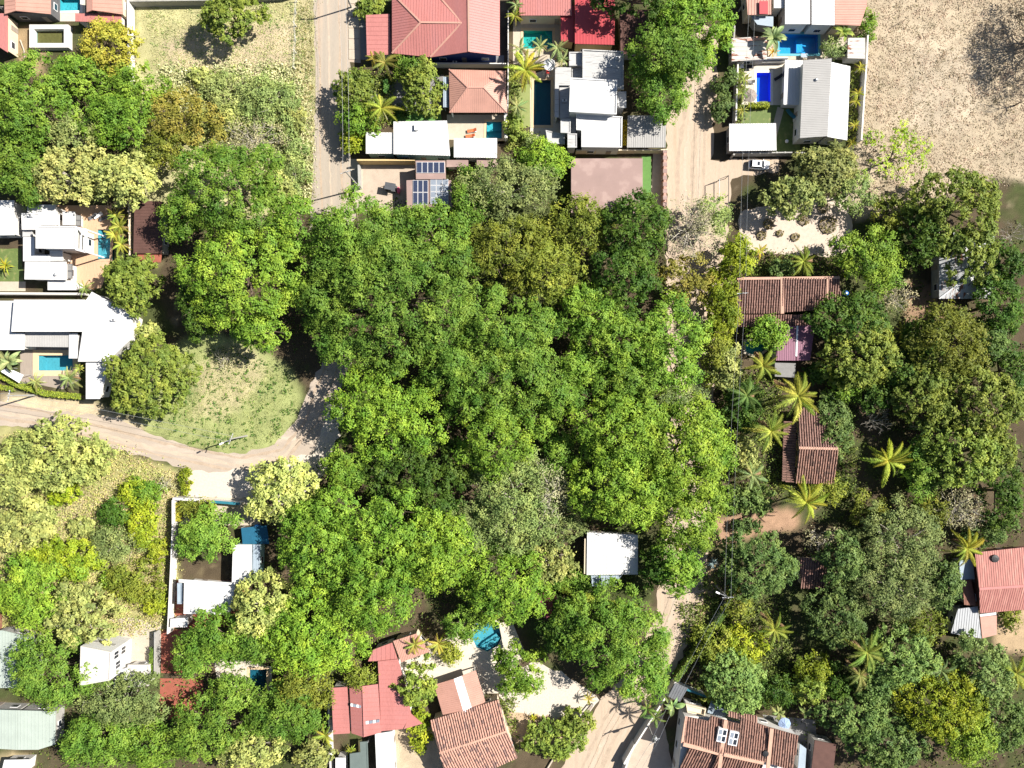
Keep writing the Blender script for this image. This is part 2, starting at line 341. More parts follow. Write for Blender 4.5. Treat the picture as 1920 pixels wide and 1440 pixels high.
# ------------------------------------------------------------------ ground
def vnoise(X, Y, cell, seed):
    """smooth value noise"""
    rng = np.random.default_rng(seed); g = rng.random((256, 256))
    u = X / cell + 500.3; v = Y / cell + 500.7; i = np.floor(u).astype(int); j = np.floor(v).astype(int); fu = u - i; fv = v - j
    fu = fu * fu * (3 - 2 * fu); fv = fv * fv * (3 - 2 * fv); i0 = i % 256; i1 = (i + 1) % 256; j0 = j % 256; j1 = (j + 1) % 256
    return (g[i0, j0] * (1 - fu) + g[i1, j0] * fu) * (1 - fv) + (g[i0, j1] * (1 - fu) + g[i1, j1] * fu) * fv
REGIONS = [  # px polygon, colour, edge softness m, noise weight
 ([(255, -60), (590, -60), (592, 385), (520, 420), (260, 380), (255, 200)], (.36, .34, .175), 2.0, .5),
 ([(300, 60), (560, 40), (560, 140), (300, 150)], (.42, .345, .23), 3.0, .9),
 ([(552, -60), (586, -60), (588, 300), (556, 250)], (.40, .35, .20), 1.2, .6),
 ([(1612, -80), (2100, -80), (2100, 400), (1880, 330), (1700, 395), (1596, 420), (1600, 262)], (.365, .30, .215), 2.0, .3),
 ([(1700, 60), (1850, 100), (1830, 250), (1690, 240)], (.40, .335, .25), 4.0, .7),
 ([(-200, 780), (190, 815), (210, 850), (350, 885), (345, 925), (328, 1190), (-200, 1200)], (.31, .29, .13), 2.0, .5),
 ([(90, 930), (330, 890), (320, 1000), (130, 1010)], (.33, .28, .16), 3.0, .8),
 ([(230, 1000), (325, 980), (320, 1150), (190, 1120)], (.33, .27, .15), 3.0, .9),
 ([(250, 690), (350, 630), (450, 630), (545, 690), (575, 745), (535, 830), (450, 860), (370, 845), (270, 815), (255, 780)], (.25, .275, .11), 1.6, .6),
 ([(370, 660), (470, 640), (500, 720), (420, 790), (360, 760)], (.36, .32, .18), 3.0, .9),
 ([(0, 735), (160, 750), (260, 790), (280, 812), (180, 800), (0, 790)], (.44, .36, .24), 1.2, .4),
 ([(1335, 978), (1400, 962), (1495, 955), (1500, 995), (1420, 1000), (1345, 1032)], (.30, .19, .125), 1.5, .5),
 ([(1690, 515), (1790, 560), (1790, 600), (1700, 605)], (.26, .17, .11), 1.5, .5),
 ([(1860, 1135), (1960, 1135), (1960, 1230), (1860, 1215)], (.34, .25, .155), 1.5, .5),
 ([(1300, 520), (1370, 500), (1370, 600), (1320, 620)], (.37, .28, .19), 2.0, .7),
 ([(1290, 1060), (1350, 1060), (1330, 1190), (1280, 1190)], (.30, .22, .13), 1.5, .6),
 ([(950, 1300), (1110, 1290), (1080, 1400), (960, 1400)], (.38, .28, .19), 1.2, .4),
 ([(730, 1360), (830, 1360), (850, 1460), (735, 1460)], (.42, .34, .24), 1.5, .5),
 ([(25, 45), (60, 45), (90, 90), (80, 150), (25, 130)], (.26, .19, .11), 1.0, .5),
 ([(0, 1410), (60, 1415), (60, 1450), (-20, 1450)], (.36, .29, .17), 1.0, .4),
]
def ground():
    st = 0.75
    xs = np.concatenate([np.linspace(-600, -118, 24, endpoint=False), np.arange(-118, 118.01, st), np.linspace(118, 600, 25)[1:]])
    ys = np.concatenate([np.linspace(-560, -90, 24, endpoint=False), np.arange(-90, 90.01, st), np.linspace(90, 560, 25)[1:]])
    X, Y = np.meshgrid(xs, ys); Z = np.zeros_like(X); ny, nx = X.shape
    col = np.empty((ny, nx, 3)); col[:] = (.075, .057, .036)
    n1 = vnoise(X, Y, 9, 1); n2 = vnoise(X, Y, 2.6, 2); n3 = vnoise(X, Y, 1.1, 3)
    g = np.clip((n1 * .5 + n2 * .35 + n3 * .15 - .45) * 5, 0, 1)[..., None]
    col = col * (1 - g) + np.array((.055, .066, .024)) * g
    for k, (pp, c, soft, nw) in enumerate(REGIONS):
        m = inside_np(X, Y, PX(pp)).astype(float)
        for _ in range(3):
            r = max(1, int(soft / st / 1.5)); ker = np.ones(2 * r + 1) / (2 * r + 1)
            m = np.apply_along_axis(lambda a: np.convolve(a, ker, 'same'), 0, m); m = np.apply_along_axis(lambda a: np.convolve(a, ker, 'same'), 1, m)
        nn = vnoise(X, Y, 4, 20 + k) * .5 + vnoise(X, Y, 1.3, 60 + k) * .5 - .5
        m = np.clip((m + nn * nw - .5) * 2.2 + .5, 0, 1)[..., None]
        col = col * (1 - m) + np.array(c) * .95 * m
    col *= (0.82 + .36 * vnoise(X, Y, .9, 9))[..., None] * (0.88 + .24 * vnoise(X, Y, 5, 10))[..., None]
    for h in POOL_XY:
        d = offset_poly(h, -0.35); Z[inside_np(X, Y, d)] = -3.2
    idx = np.arange(nx * ny).reshape(ny, nx)
    q = np.stack([idx[:-1, :-1], idx[:-1, 1:], idx[1:, 1:], idx[1:, :-1]], -1).reshape(-1, 4)
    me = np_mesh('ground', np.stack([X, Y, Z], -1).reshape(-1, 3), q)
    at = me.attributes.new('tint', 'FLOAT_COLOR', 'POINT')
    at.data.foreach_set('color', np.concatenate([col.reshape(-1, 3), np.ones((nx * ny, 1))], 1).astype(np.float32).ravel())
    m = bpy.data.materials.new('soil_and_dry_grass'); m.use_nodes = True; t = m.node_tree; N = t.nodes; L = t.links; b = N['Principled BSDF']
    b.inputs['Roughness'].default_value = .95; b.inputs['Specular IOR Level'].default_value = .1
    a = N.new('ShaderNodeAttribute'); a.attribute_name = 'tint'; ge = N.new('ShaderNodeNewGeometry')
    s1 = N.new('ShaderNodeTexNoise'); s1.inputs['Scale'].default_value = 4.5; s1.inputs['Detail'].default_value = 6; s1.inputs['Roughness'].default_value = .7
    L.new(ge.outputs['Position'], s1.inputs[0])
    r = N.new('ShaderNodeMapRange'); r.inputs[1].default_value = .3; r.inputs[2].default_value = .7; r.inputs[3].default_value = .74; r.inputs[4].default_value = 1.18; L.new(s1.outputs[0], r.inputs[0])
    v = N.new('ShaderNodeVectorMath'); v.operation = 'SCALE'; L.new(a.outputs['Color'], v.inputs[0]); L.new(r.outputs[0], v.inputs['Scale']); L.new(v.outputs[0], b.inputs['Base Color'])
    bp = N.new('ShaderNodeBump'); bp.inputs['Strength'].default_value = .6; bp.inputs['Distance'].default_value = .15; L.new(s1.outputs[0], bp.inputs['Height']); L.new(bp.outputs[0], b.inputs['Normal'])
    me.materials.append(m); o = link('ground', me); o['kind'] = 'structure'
def np_mesh(name, V, Q, var=None):
    me = bpy.data.meshes.new(name); n = len(Q); k = Q.shape[1]
    me.vertices.add(len(V)); me.vertices.foreach_set('co', np.ascontiguousarray(V, np.float32).ravel())
    me.loops.add(n * k); me.loops.foreach_set('vertex_index', np.ascontiguousarray(Q, np.int32).ravel())
    me.polygons.add(n); me.polygons.foreach_set('loop_start', np.arange(0, n * k, k, dtype=np.int32))
    me.update(calc_edges=True)
    if var is not None:
        at = me.attributes.new('var', 'FLOAT', 'FACE'); at.data.foreach_set('value', np.ascontiguousarray(var, np.float32))
    return me
ground()

# roads, verges, paved and planted sheets (each a few millimetres above the one below)
sheet('road', [(585, -60), (651, -60), (657, 130), (656, 300), (668, 330), (672, 400), (640, 440), (580, 430), (588, 300), (592, 150)], .006, ROADG, .12, label='worn grey concrete lane running down from the top edge')
sheet('road', [(1302, 40), (1346, 60), (1342, 200), (1336, 300), (1460, 296), (1460, 322), (1372, 332), (1366, 420), (1340, 560), (1335, 900), (1325, 1060), (1318, 1125), (1290, 1200), (1265, 1262), (1215, 1345), (1165, 1445), (1150, 1500), (1010, 1500), (1050, 1440), (1085, 1380), (1130, 1310), (1180, 1250), (1232, 1150), (1245, 1000), (1250, 600), (1250, 400), (1249, 215), (1272, 185), (1300, 100)], .006, ROADD, .25, label='pale dirt road winding from the top edge to the bottom edge')
sheet('road', [(-60, 734), (0, 748), (60, 765), (150, 775), (220, 785), (262, 800), (290, 818), (380, 846), (450, 852), (515, 835), (556, 785), (585, 720), (612, 660), (650, 640), (660, 680), (630, 740), (612, 800), (600, 850), (560, 880), (460, 892), (360, 886), (300, 864), (200, 838), (180, 818), (0, 795), (-60, 790)], .006, ROADL, .2, label='curved pale lane on the left bending up under the trees')
def track(pts_px, w_, m, seed, z=.0095):
    rr = random.Random(seed); p = [Vector(q) for q in PX(pts_px)]; a = []; b = []
    for i in range(len(p) - 1):
        n = max(1, int((p[i + 1] - p[i]).length / 1.1)); e = (p[i + 1] - p[i]).normalized(); s_ = Vector((-e.y, e.x))
        for k in range(n):
            q = p[i].lerp(p[i + 1], k / n) + s_ * rr.gauss(0, .06); h_ = w_ * rr.uniform(.25, .75); a.append(q + s_ * h_); b.append(q - s_ * h_)
    me = bpy.data.meshes.new('wheel_track'); n = len(a); me.from_pydata([(v.x, v.y, z) for v in a + b], [], [(i, i + 1, n + i + 1, n + i) for i in range(n - 1)]); me.materials.append(m); link('wheel_track', me)['kind'] = 'structure'
RUT = mat('packed_dirt', (0.385, 0.30, 0.225), var=.3, scale=.8, fine=6); RUTL = mat('dusty_dirt', (0.44, 0.355, 0.275), var=.2, scale=.8, fine=6)
for k, (o_, w_, m_) in enumerate(((-26, .7, RUT), (-12, .6, RUTL), (3, .8, RUT), (14, .5, RUTL), (24, .45, RUT))):
    track([(1316 + o_ * .6, 60), (1306 + o_ * .75, 200), (1296 + o_, 300), (1296 + o_, 420), (1292 + o_, 700), (1288 + o_, 1050), (1272 + o_ * .9, 1150), (1225 + o_ * .8, 1260 + o_ * .4), (1160 + o_, 1360 + o_ * .5), (1110 + o_, 1470 + o_ * .5)], w_, m_, k)
for k, (o_, w_, m_) in enumerate(((-13, .55, RUT), (2, .7, RUTL), (12, .5, RUT))):
    track([(-40, 768 + o_), (60, 780 + o_), (200, 815 + o_), (300, 842 + o_), (450, 872 + o_), (530, 856 + o_), (585 + o_, 790), (605 + o_, 730), (640 + o_, 650)], w_, m_, 20 + k)
for k, (o_, w_, m_) in enumerate(((-22, .4, RUT), (-4, .3, RUTL), (17, .5, RUT))):
    track([(618 + o_, -40), (622 + o_, 150), (622 + o_, 300), (628 + o_, 420)], w_, m_, 40 + k)
sheet('gravel_apron', [(355, 884), (450, 884), (540, 862), (590, 852), (610, 780), (640, 720), (650, 760), (620, 860), (600, 900), (540, 940), (460, 935), (340, 930), (350, 905)], .011, GRAVEL, .3)
PAVS = [(653, 672, -12), (653.5, 672, 12), (653.5, 673, 34), (654, 673, 54), (654, 673, 74), (654.5, 674, 93)]
pv = sheet('pavement', [(652, -30), (675, -30), (676, 118), (654, 116)], .010, CONC)
for a, b, y in PAVS:
    g = MB(); g.prism(PX([(a, y), (b, y), (b, y + 18.5), (a, y + 18.5)]), .012, .11); g.build('slab', PAVE, pv)
sheet('gravel_drive', [(935, 1305), (960, 1255), (1010, 1240), (1100, 1290), (1125, 1312), (1095, 1352), (1040, 1345), (960, 1335)], .010, GRAVEL, .25)
sheet('side_drive', [(1195, 1360), (1240, 1330), (1262, 1440), (1262, 1500), (1190, 1500), (1170, 1440)], .011, CONC, .1)
sheet('sand_yard', [(1386, 400), (1420, 390), (1500, 370), (1592, 365), (1600, 470), (1560, 482), (1480, 478), (1386, 470)], .008, SAND, .25)
sheet('courtyard', [(676, 308), (778, 308), (778, 362), (790, 400), (680, 400)], .012, CONC)
sheet('front_apron', [(656, 298), (680, 298), (680, 390), (664, 380)], .014, PAVE)
LAWNS = [
 ('lawn', [(728, 222), (735, 206), (826, 210), (828, 232), (736, 232)], LAWNG), ('lawn', [(960, 158), (996, 158), (994, 238), (962, 240)], LAWNY),
 ('lawn', [(1388, 190), (1500, 190), (1500, 285), (1452, 285), (1392, 285)], LAWN), ('lawn', [(1203, 292), (1221, 292), (1221, 400), (1203, 400)], LAWNG),
 ('lawn', [(-20, 466), (40, 466), (45, 534), (-20, 534)], LAWN), ('lawn', [(800, 300), (850, 300), (850, 320), (800, 320)], LAWNG)]
for n, p, m in LAWNS: sheet(n, p, .010, m, .05)
PATIOS = [
 ('patio', [(85, -30), (160, -30), (160, 40), (85, 40)], PAVEW), ('patio', [(690, 150), (832, 140), (830, 208), (735, 208), (690, 240)], PAVEG),
 ('patio', [(838, 215), (956, 215), (956, 262), (838, 262)], PAVE), ('patio', [(962, 40), (1060, 40), (1060, 130), (962, 120)], PAVE),
 ('patio', [(994, 140), (1062, 120), (1062, 262), (994, 262)], PAVEW), ('patio', [(1390, 118), (1480, 118), (1480, 197), (1390, 197)], PAVEW),
 ('patio', [(1440, 52), (1600, 52), (1600, 112), (1440, 112)], PAVE), ('timber_deck', [(108, 385), (210, 385), (205, 500), (190, 540), (108, 545)], WOOD),
 ('timber_deck', [(38, 640), (150, 640), (150, 712), (118, 730), (38, 715)], WOODG), ('patio', [(720, 1230), (830, 1200), (880, 1175), (960, 1165), (985, 1225), (935, 1300), (880, 1300), (760, 1290)], PAVEW),
 ('patio', [(170, 1165), (240, 1158), (305, 1168), (300, 1260), (170, 1260)], PAVE), ('terrace', [(302, 1180), (352, 1180), (352, 1262), (302, 1262)], REDT),
 ('terrace', [(300, 1272), (380, 1272), (385, 1345), (300, 1350)], REDT), ('terrace', [(328, 1088), (470, 1088), (450, 1175), (320, 1178)], REDT),
 ('patio', [(335, 930), (480, 935), (490, 985), (335, 985)], PAVE), ('patio', [(400, 1235), (470, 1240), (510, 1250), (510, 1310), (460, 1305), (410, 1290)], GRAVEL),
 ('patio', [(1430, 1340), (1530, 1350), (1530, 1460), (1480, 1460)], PAVEG), ('path', [(1435, 290), (1447, 290), (1470, 205), (1458, 200)], PAVE),
 ('path', [(-10, 528), (48, 528), (48, 546), (-10, 546)], PAVE), ('patio', [(1225, 280), (1242, 290), (1240, 400), (1219, 400)], PAVE),
 ('patio', [(676, 20), (690, 20), (690, 112), (676, 112)], PAVEG), ('patio', [(800, 104), (945, 104), (945, 128), (800, 128)], PAVEG)]
for i, (n, p, m) in enumerate(PATIOS): sheet(n, p, .016 + .0012 * (i % 4), m)

for pp, (px, bas, cm, cw, shelves, lab) in zip(POOL_XY, POOLS):
    c = cen(pp); t = empty('swimming_pool', lab, 'pool', (c[0], c[1], 0))
    ring = pp if area2(pp) > 0 else pp[::-1]; n = len(ring); depth = 1.45
    g = MB()
    g.poly([(x, y, -depth) for x, y in ring])
    for i in range(n):
        a, b = ring[i], ring[(i + 1) % n]; g.poly([(a[0], a[1], .02), (b[0], b[1], .02), (b[0], b[1], -depth), (a[0], a[1], -depth)])
    g.build('basin', BAS[bas], t)
    g = MB(); out = offset_poly(ring, -max(cw, .45)); inn = offset_poly(ring, 0.03)
    for i in range(n):
        j = (i + 1) % n; A, B, D, E = inn[i], inn[j], out[j], out[i]
        g.quadv([(*A, -.1), (*B, -.1), (*D, -.1), (*E, -.1), (*A, .075), (*B, .075), (*D, .075), (*E, .075)], ((4, 7, 6, 5), (0, 1, 5, 4), (2, 3, 7, 6), (1, 2, 6, 5), (3, 0, 4, 7)))
    g.build('coping', cm, t)
    for sp, d in shelves:
        g = MB(); g.prism(PX(sp), -depth + .01, -d); g.build('step', BAS[bas], t)
    g = MB(); g.poly([(x, y, -.12) for x, y in offset_poly(ring, .001)]); g.build('water', WATER, t)
CHANNEL = mat('tile_channel', (0.17, 0.10, 0.08), var=.3)
# ------------------------------------------------------------------ building helpers
def plane_z(pts):
    p0, p1 = Vector(pts[0]), Vector(pts[1]); nrm = Vector((0, 0, 0))
    for i in range(len(pts)):
        a, b = Vector(pts[i]), Vector(pts[(i + 1) % len(pts)]); nrm += Vector(((a.y - b.y) * (a.z + b.z), (a.z - b.z) * (a.x + b.x), (a.x - b.x) * (a.y + b.y)))
    nrm.normalize()
    if nrm.z < 0: nrm = -nrm
    c = sum((Vector(p) for p in pts), Vector()) / len(pts)
    return nrm, (lambda x, y: c.z - (nrm.x * (x - c.x) + nrm.y * (y - c.y)) / max(nrm.z, .05))
def clip_lines(poly, d, spacing, start=0.5):
    """segments of parallel lines (direction d) inside an xy polygon"""
    d = Vector(d).normalized(); nn = Vector((-d.y, d.x)); offs = [Vector(p).dot(nn) for p in poly]
    o = min(offs) + spacing * start
    while o < max(offs):
        ts = []
        for i in range(len(poly)):
            a, b = Vector(poly[i]), Vector(poly[(i + 1) % len(poly)]); oa, ob = a.dot(nn) - o, b.dot(nn) - o
            if (oa > 0) != (ob > 0): ts.append((a.lerp(b, oa / (oa - ob))).dot(d))
        ts.sort()
        for k in range(0, len(ts) - 1, 2): yield d * ts[k] + nn * o, d * ts[k + 1] + nn * o
        o += spacing
def slab(parent, pts, m, t=.16, rib=None, rdir=None, name='roof_panel', rw=.07, rh=.06):
    """a flat roof panel through the 3D points pts, with standing ribs that follow rdir (default: the fall line)"""
    pts = [Vector(p) for p in pts]; xy = [(p.x, p.y) for p in pts]
    if area2(xy) < 0: pts = pts[::-1]; xy = xy[::-1]
    nrm, zf = plane_z(pts); g = MB()
    g.prism(xy, [zf(*q) - t for q in xy], [zf(*q) for q in xy])
    if rib:
        if rdir is None:
            rdir = Vector((nrm.x, nrm.y)) if (abs(nrm.x) + abs(nrm.y)) > .02 else Vector((0, 1))
        for a, b in clip_lines(xy, rdir, rib):
            if (b - a).length > .3: g.bar((a.x, a.y, zf(a.x, a.y) + rh / 2 - .01), (b.x, b.y, zf(b.x, b.y) + rh / 2 - .01), rw, rh, .4)
    return g.build(name, m, parent)
def tiles(parent, pts, m, sp=.5, course=.62, under=None, rdir=None):
    pts = [Vector(p) for p in pts]; xy = [(p.x, p.y) for p in pts]
    if area2(xy) < 0: pts = pts[::-1]; xy = xy[::-1]
    nrm, zf = plane_z(pts); rp = slab(parent, pts, CHANNEL, .14)
    d = Vector(rdir).normalized() if rdir is not None else Vector((nrm.x, nrm.y)).normalized(); s = Vector((-d.y, d.x)); g = MB(); rr = random.Random(int(abs(pts[0].x * 100)))
    w2 = sp * .31
    for a, b in clip_lines(xy, d, sp):
        L_ = (b - a).length; n = max(1, int(L_ / course)); cv = rr.random() * .35
        for k in range(n):
            p = a.lerp(b, k / n); q = a.lerp(b, (k + 1) / n); jx = rr.gauss(0, .018)
            v = min(1, max(0, cv + rr.random() * .65)); vv = []
            for e, up in ((p, 0.0), (q, .05)):
                z = zf(e.x, e.y) + .005
                for o_, h in ((-w2, 0), (-w2 * .55, .17), (w2 * .55, .17), (w2, 0)):
                    vv.append((e.x + s.x * (o_ + jx), e.y + s.y * (o_ + jx), z + h + up))
            g.quadv(vv, ((0, 1, 5, 4), (1, 2, 6, 5), (2, 3, 7, 6), (4, 5, 6, 7)), v)
    g.build('roof_tiles', m, rp, kind='stuff'); return rp
WIN = [0]
def walls(parent, xy, top, m, inset=.45, win=True, name='wall'):
    """walls under a roof outline; top(x, y) gives the underside height"""
    if area2(xy) < 0: xy = xy[::-1]
    q = offset_poly(xy, inset) if inset else xy
    pts = []
    for i in range(len(q)):
        a, b = Vector(q[i]), Vector(q[(i + 1) % len(q)]); n = max(1, min(6, int((b - a).length / 2.5)))
        pts += [tuple(a.lerp(b, k / n)) for k in range(n)]
    g = MB(); g.prism(pts, 0.0, [max(.5, top(x, y)) for x, y in pts]); wl = g.build(name, m, parent)
    if win:
        for i in range(len(q)):
            a, b = Vector(q[i]), Vector(q[(i + 1) % len(q)]); e = b - a; L_ = e.length
            if L_ < 3: continue
            e.normalize(); nrm = Vector((e.y, -e.x)); mid = (a + b) / 2
            if nrm.dot(-mid.normalized()) < .25: continue
            n = min(4, max(1, int(L_ / 3.4))); door = True
            for k in range(n):
                p = a.lerp(b, (k + .5) / n); h = top(p.x, p.y)
                if h < 2.2: continue
                isd = door and k == n // 2 and n > 1
                w_, z0, z1 = (1.0, .05, 2.1) if isd else (1.5, 1.0, 2.15)
                r = math.atan2(e.y, e.x); c = p + nrm * .02
                g = MB(); g.box((c.x, c.y, (z0 + z1) / 2), (w_, .12, z1 - z0), r)
                f = g.build('door' if isd else 'window', WOODG if isd else METALW, parent)
                g = MB(); c2 = p + nrm * .07
                if isd: c3 = c2 + e * .35; g.box((c3.x, c3.y, 1.05), (.06, .1, .16), r); g.build('handle', METALG, f)
                else: g.box((c2.x, c2.y, (z0 + z1) / 2), (w_ - .24, .06, z1 - z0 - .24), r); g.build('pane', GLASS, f)
    return wl
def block(parent, px, h, rm, wm=None, parapet=.0, rib=None, rdir=None, t=.2, inset=.3, win=True, dz=None, up=0):
    """flat (or slightly pitched: dz per vertex) roofed block; px outline read at roof height"""
    pts = [P3(a, b, h) for a, b in px]
    if dz:
        pts = [Vector((p.x, p.y, h + z)) for p, z in zip(pts, dz)]
        nrm, zf = plane_z(pts)
    else: zf = lambda x, y: h
    slab(parent, [(p.x, p.y, zf(p.x, p.y)) for p in pts], rm, t, rib, rdir)
    xy = [(p.x, p.y) for p in pts]
    if parapet:
        o = xy if area2(xy) > 0 else xy[::-1]; i_ = offset_poly(o, .22); g = MB(); n = len(o)
        for k in range(n):
            j = (k + 1) % n
            A, B, D, E = o[k], o[j], i_[j], i_[k]
            zz = [zf(*q) for q in (A, B, D, E)]
            g.quadv([(*A, zz[0] + .003), (*B, zz[1] + .003), (*D, zz[2] + .003), (*E, zz[3] + .003), (*A, zz[0] + parapet), (*B, zz[1] + parapet), (*D, zz[2] + parapet), (*E, zz[3] + parapet)], ((4, 5, 6, 7), (0, 1, 5, 4), (2, 3, 7, 6)))
        g.build('parapet', rm, parent)
    if wm: walls(parent, xy, lambda x, y: zf(x, y) - t - .005, wm, inset, win)
def posts(parent, px, h, m=METALG, r=.08):
    for a, b in px:
        x, y = P(a, b, h); g = MB(); g.box((x, y, (h - .2) / 2), (r * 2, r * 2, h - .2)); g.build('post', m, parent)
def house(label, px, name='house', cat='house', group=None):
    c = cen(PX(px)); return empty(name, label, cat, (c[0], c[1], 0), group)
def bwall(label, px, h, m, th=.22, name='boundary_wall', panels=None, cap=None, pm=None):
    """free-standing wall along a polyline given at ground level"""
    w_ = PX(px); t = empty(name, label, 'wall', (*w_[0], 0))
    for i in range(len(w_) - 1):
        a, b = Vector(w_[i]), Vector(w_[i + 1]); L_ = (b - a).length
        if panels:
            n = max(1, round(L_ / panels))
            for k in range(n + 1):
                p = a.lerp(b, k / n); g = MB(); g.box((p.x, p.y, h / 2 + .03), (th * 1.5, th * 1.5, h + .06), math.atan2(b.y - a.y, b.x - a.x)); g.build('post', pm or m, t)
                if k < n:
                    q = a.lerp(b, (k + 1) / n); e = (q - p).normalized() * th * .7; g = MB(); g.bar((*(p + e), h / 2), (*(q - e), h / 2), th, h); g.build('panel', m, t)
        else:
            e = (b - a).normalized() * th * .5
            g = MB(); g.bar((*(a - e if i == 0 else a + e), h / 2), (*(b + e), h / 2), th, h); g.build('wall_run', m, t)
        if cap:
            g = MB(); g.bar((*a, h + .05), (*b, h + .05), th * 1.5, .1); g.build('cap', cap, t)
    return t
def ridge_bar(parent, a, b, m, w_=.3, h_=.14, name='ridge_cap'):
    g = MB(); g.bar(Vector(a) + Vector((0, 0, .04)), Vector(b) + Vector((0, 0, .04)), w_, h_); return g.build(name, m, parent)
def solar(parent, px0, px1, py0, py1, nx, ny, h, m, tilt=0.0, skew=0.0):
    """individual panels between pixel limits read at height h"""
    for i in range(nx):
        for j in range(ny):
            x0, y1 = P(px0 + (px1 - px0) * i / nx, py0 + (py1 - py0) * j / ny + skew * i, h); x1, y0 = P(px0 + (px1 - px0) * (i + 1) / nx, py0 + (py1 - py0) * (j + 1) / ny + skew * i, h)
            g = MB(); g.prism([(x0 + .03, y0 + .03), (x1 - .03, y0 + .03), (x1 - .03, y1 - .03), (x0 + .03, y1 - .03)], h + .08, h + .13); f = g.build('solar_panel', METALW, parent)
            g = MB(); b_ = .08; g.prism([(x0 + b_, y0 + b_), (x1 - b_, y0 + b_), (x1 - b_, y1 - b_), (x0 + b_, y1 - b_)], h + .131, h + .14); g.build('cell_sheet', m, f)
def ac_unit(label, px, py, z, group=None):
    x, y = P(px, py, z); t = empty('air_conditioner', label, 'air conditioner', (x, y, z), group)
    g = MB(); g.box((x, y, z + .32), (.9, .4, .6)); g.build('casing', METALW, t)
    g = MB(); g.lathe((x, y, z + .62), [(.2, 0), (.2, .03)], 12); g.build('fan_grille', DGREY, t)

# ------------------------------------------------------------------ buildings, top edge left to right
H = house('salmon roofed house in the top left corner with dark louvred wall', [(5, 0), (89, 22)])
h = 4.6
block(H, [(5, -25), (28, -25), (29, 20), (5, 24)], h, SALM, None, dz=[-.5, 0, 0, -.5], rib=.8)
block(H, [(28.4, -25), (89, -25), (89, 22), (29.4, 20)], h, SALM, None, dz=[0, -.9, -.9, 0], rib=.8)
walls(H, PX([(6, -24), (88, -24), (88, 21), (6, 21)], h), lambda x, y: h - 1.15, DGREY, .2)
g = MB()
for k in range(26):
    a = P3(17 + k * 2.7, 25, 0); g.box((a.x, a.y - .3, 1.7), (.16, .08, 3.2))
g.build('louvre', GREYW, H)
H = house('narrow salmon roofed wing right of the top left turquoise pool', [(160, 0), (226, 20)]); h = 4.6
block(H, [(160, -25), (173, -25), (173, 19), (160, 21)], h, SALM, None, dz=[-.4, 0, 0, -.4])
block(H, [(173.4, -25), (224, -25), (226, 23), (173.4, 19)], h, SALM, CREAM, dz=[0, -.8, -.8, 0], rib=.8)
block(H, [(141, 25), (227, 26), (227, 43), (141, 40)], 3.2, PINK, OFFW, rib=.8)
H = house('pink roof corner with cream wall at the far left top', [(0, 25), (14, 90)])
block(H, [(-30, 25), (14, 25), (14, 98), (-30, 70)], 3.6, PINK, CREAM, rib=.8)
t = empty('water_tank', 'white square rimmed open tank with brown water near the top left', 'tank', (*P(91, 67), 0))
o_ = PX([(55, 46), (128, 46), (128, 89), (55, 89)], 1.4); i_ = offset_poly(o_, .9); g = MB()
if area2(o_) < 0: o_ = o_[::-1]
for k in range(4):
    j = (k + 1) % 4; A, B, D, E = o_[k], o_[j], i_[j], i_[k]
    g.quadv([(*A, 0), (*B, 0), (*D, .1), (*E, .1), (*A, 1.4), (*B, 1.4), (*D, 1.4), (*E, 1.4)], ((4, 5, 6, 7), (0, 1, 5, 4), (2, 3, 7, 6)))
g.build('rim', OFFW, t)
g = MB(); g.poly([(*q, .25) for q in i_]); g.build('floor', BAS['brown'], t); g = MB(); g.poly([(*q, .6) for q in i_]); g.build('water', WATER, t)
bwall('white boundary wall beside the grassy lot at top left', [(250, -20), (252, 90), (250, 175)], 2.4, OFFW, .35)
bwall('grey concrete wall along the top edge of the grassy lot', [(254, 12), (400, 10), (545, -2)], 2.2, GREYW, .3)

# big pink cross-hipped house
H = house('large pink metal roofed house with crossing hips at the top', [(735, 0), (937, 104)])
he, hr = 4.4, 7.0
def q3(px, py, z): return P3(px, py, z)
Aa, Bb = q3(789, 42, 6.4), q3(866, 43, 6.4)
ML, MR = q3(878, -30, hr), q3(879, 97, hr - .1)
slab(H, [q3(937, -30, he), q3(937, 104, he), MR, ML], PINK, .18, .55)
slab(H, [MR, q3(807, 107, he), Bb, q3(812, -20, he + .3), ML], PINK, .18, None)
g = MB()
slab(H, [Aa, q3(735, -13, he), q3(735, 100, he)], PINK, .18, .55, rdir=(1, 0))
slab(H, [Aa, q3(735, 100, he), q3(807, 107, he), Bb], PINK, .18, .55, rdir=(0, 1))
slab(H, [Aa, Bb, q3(812, -20, he + .3), q3(735, -13, he)], PINK, .18, .55, rdir=(0, 1))
for a, b in ((ML, MR), (Aa, Bb), (Aa, q3(735, -13, he)), (Aa, q3(735, 100, he)), (Bb, q3(807, 107, he)), (Bb, q3(812, -20, he + .3))): ridge_bar(H, a, b, SALM, .34)
walls(H, PX([(737, -30), (934, -30), (934, 103), (808, 103), (737, 98)], he), lambda x, y: he - .25, BLUEW, .5)
H = house('flat pink side roof left of the large cross-hipped house', [(686, 28), (733, 103)])
block(H, [(686, 28), (731, 26), (733, 102), (688, 104)], 3.4, PINK, OFFW, rib=.9, rdir=(1, 0))
ac_unit('white air conditioner against the navy wall under the pink eaves', 853, 118, .02)
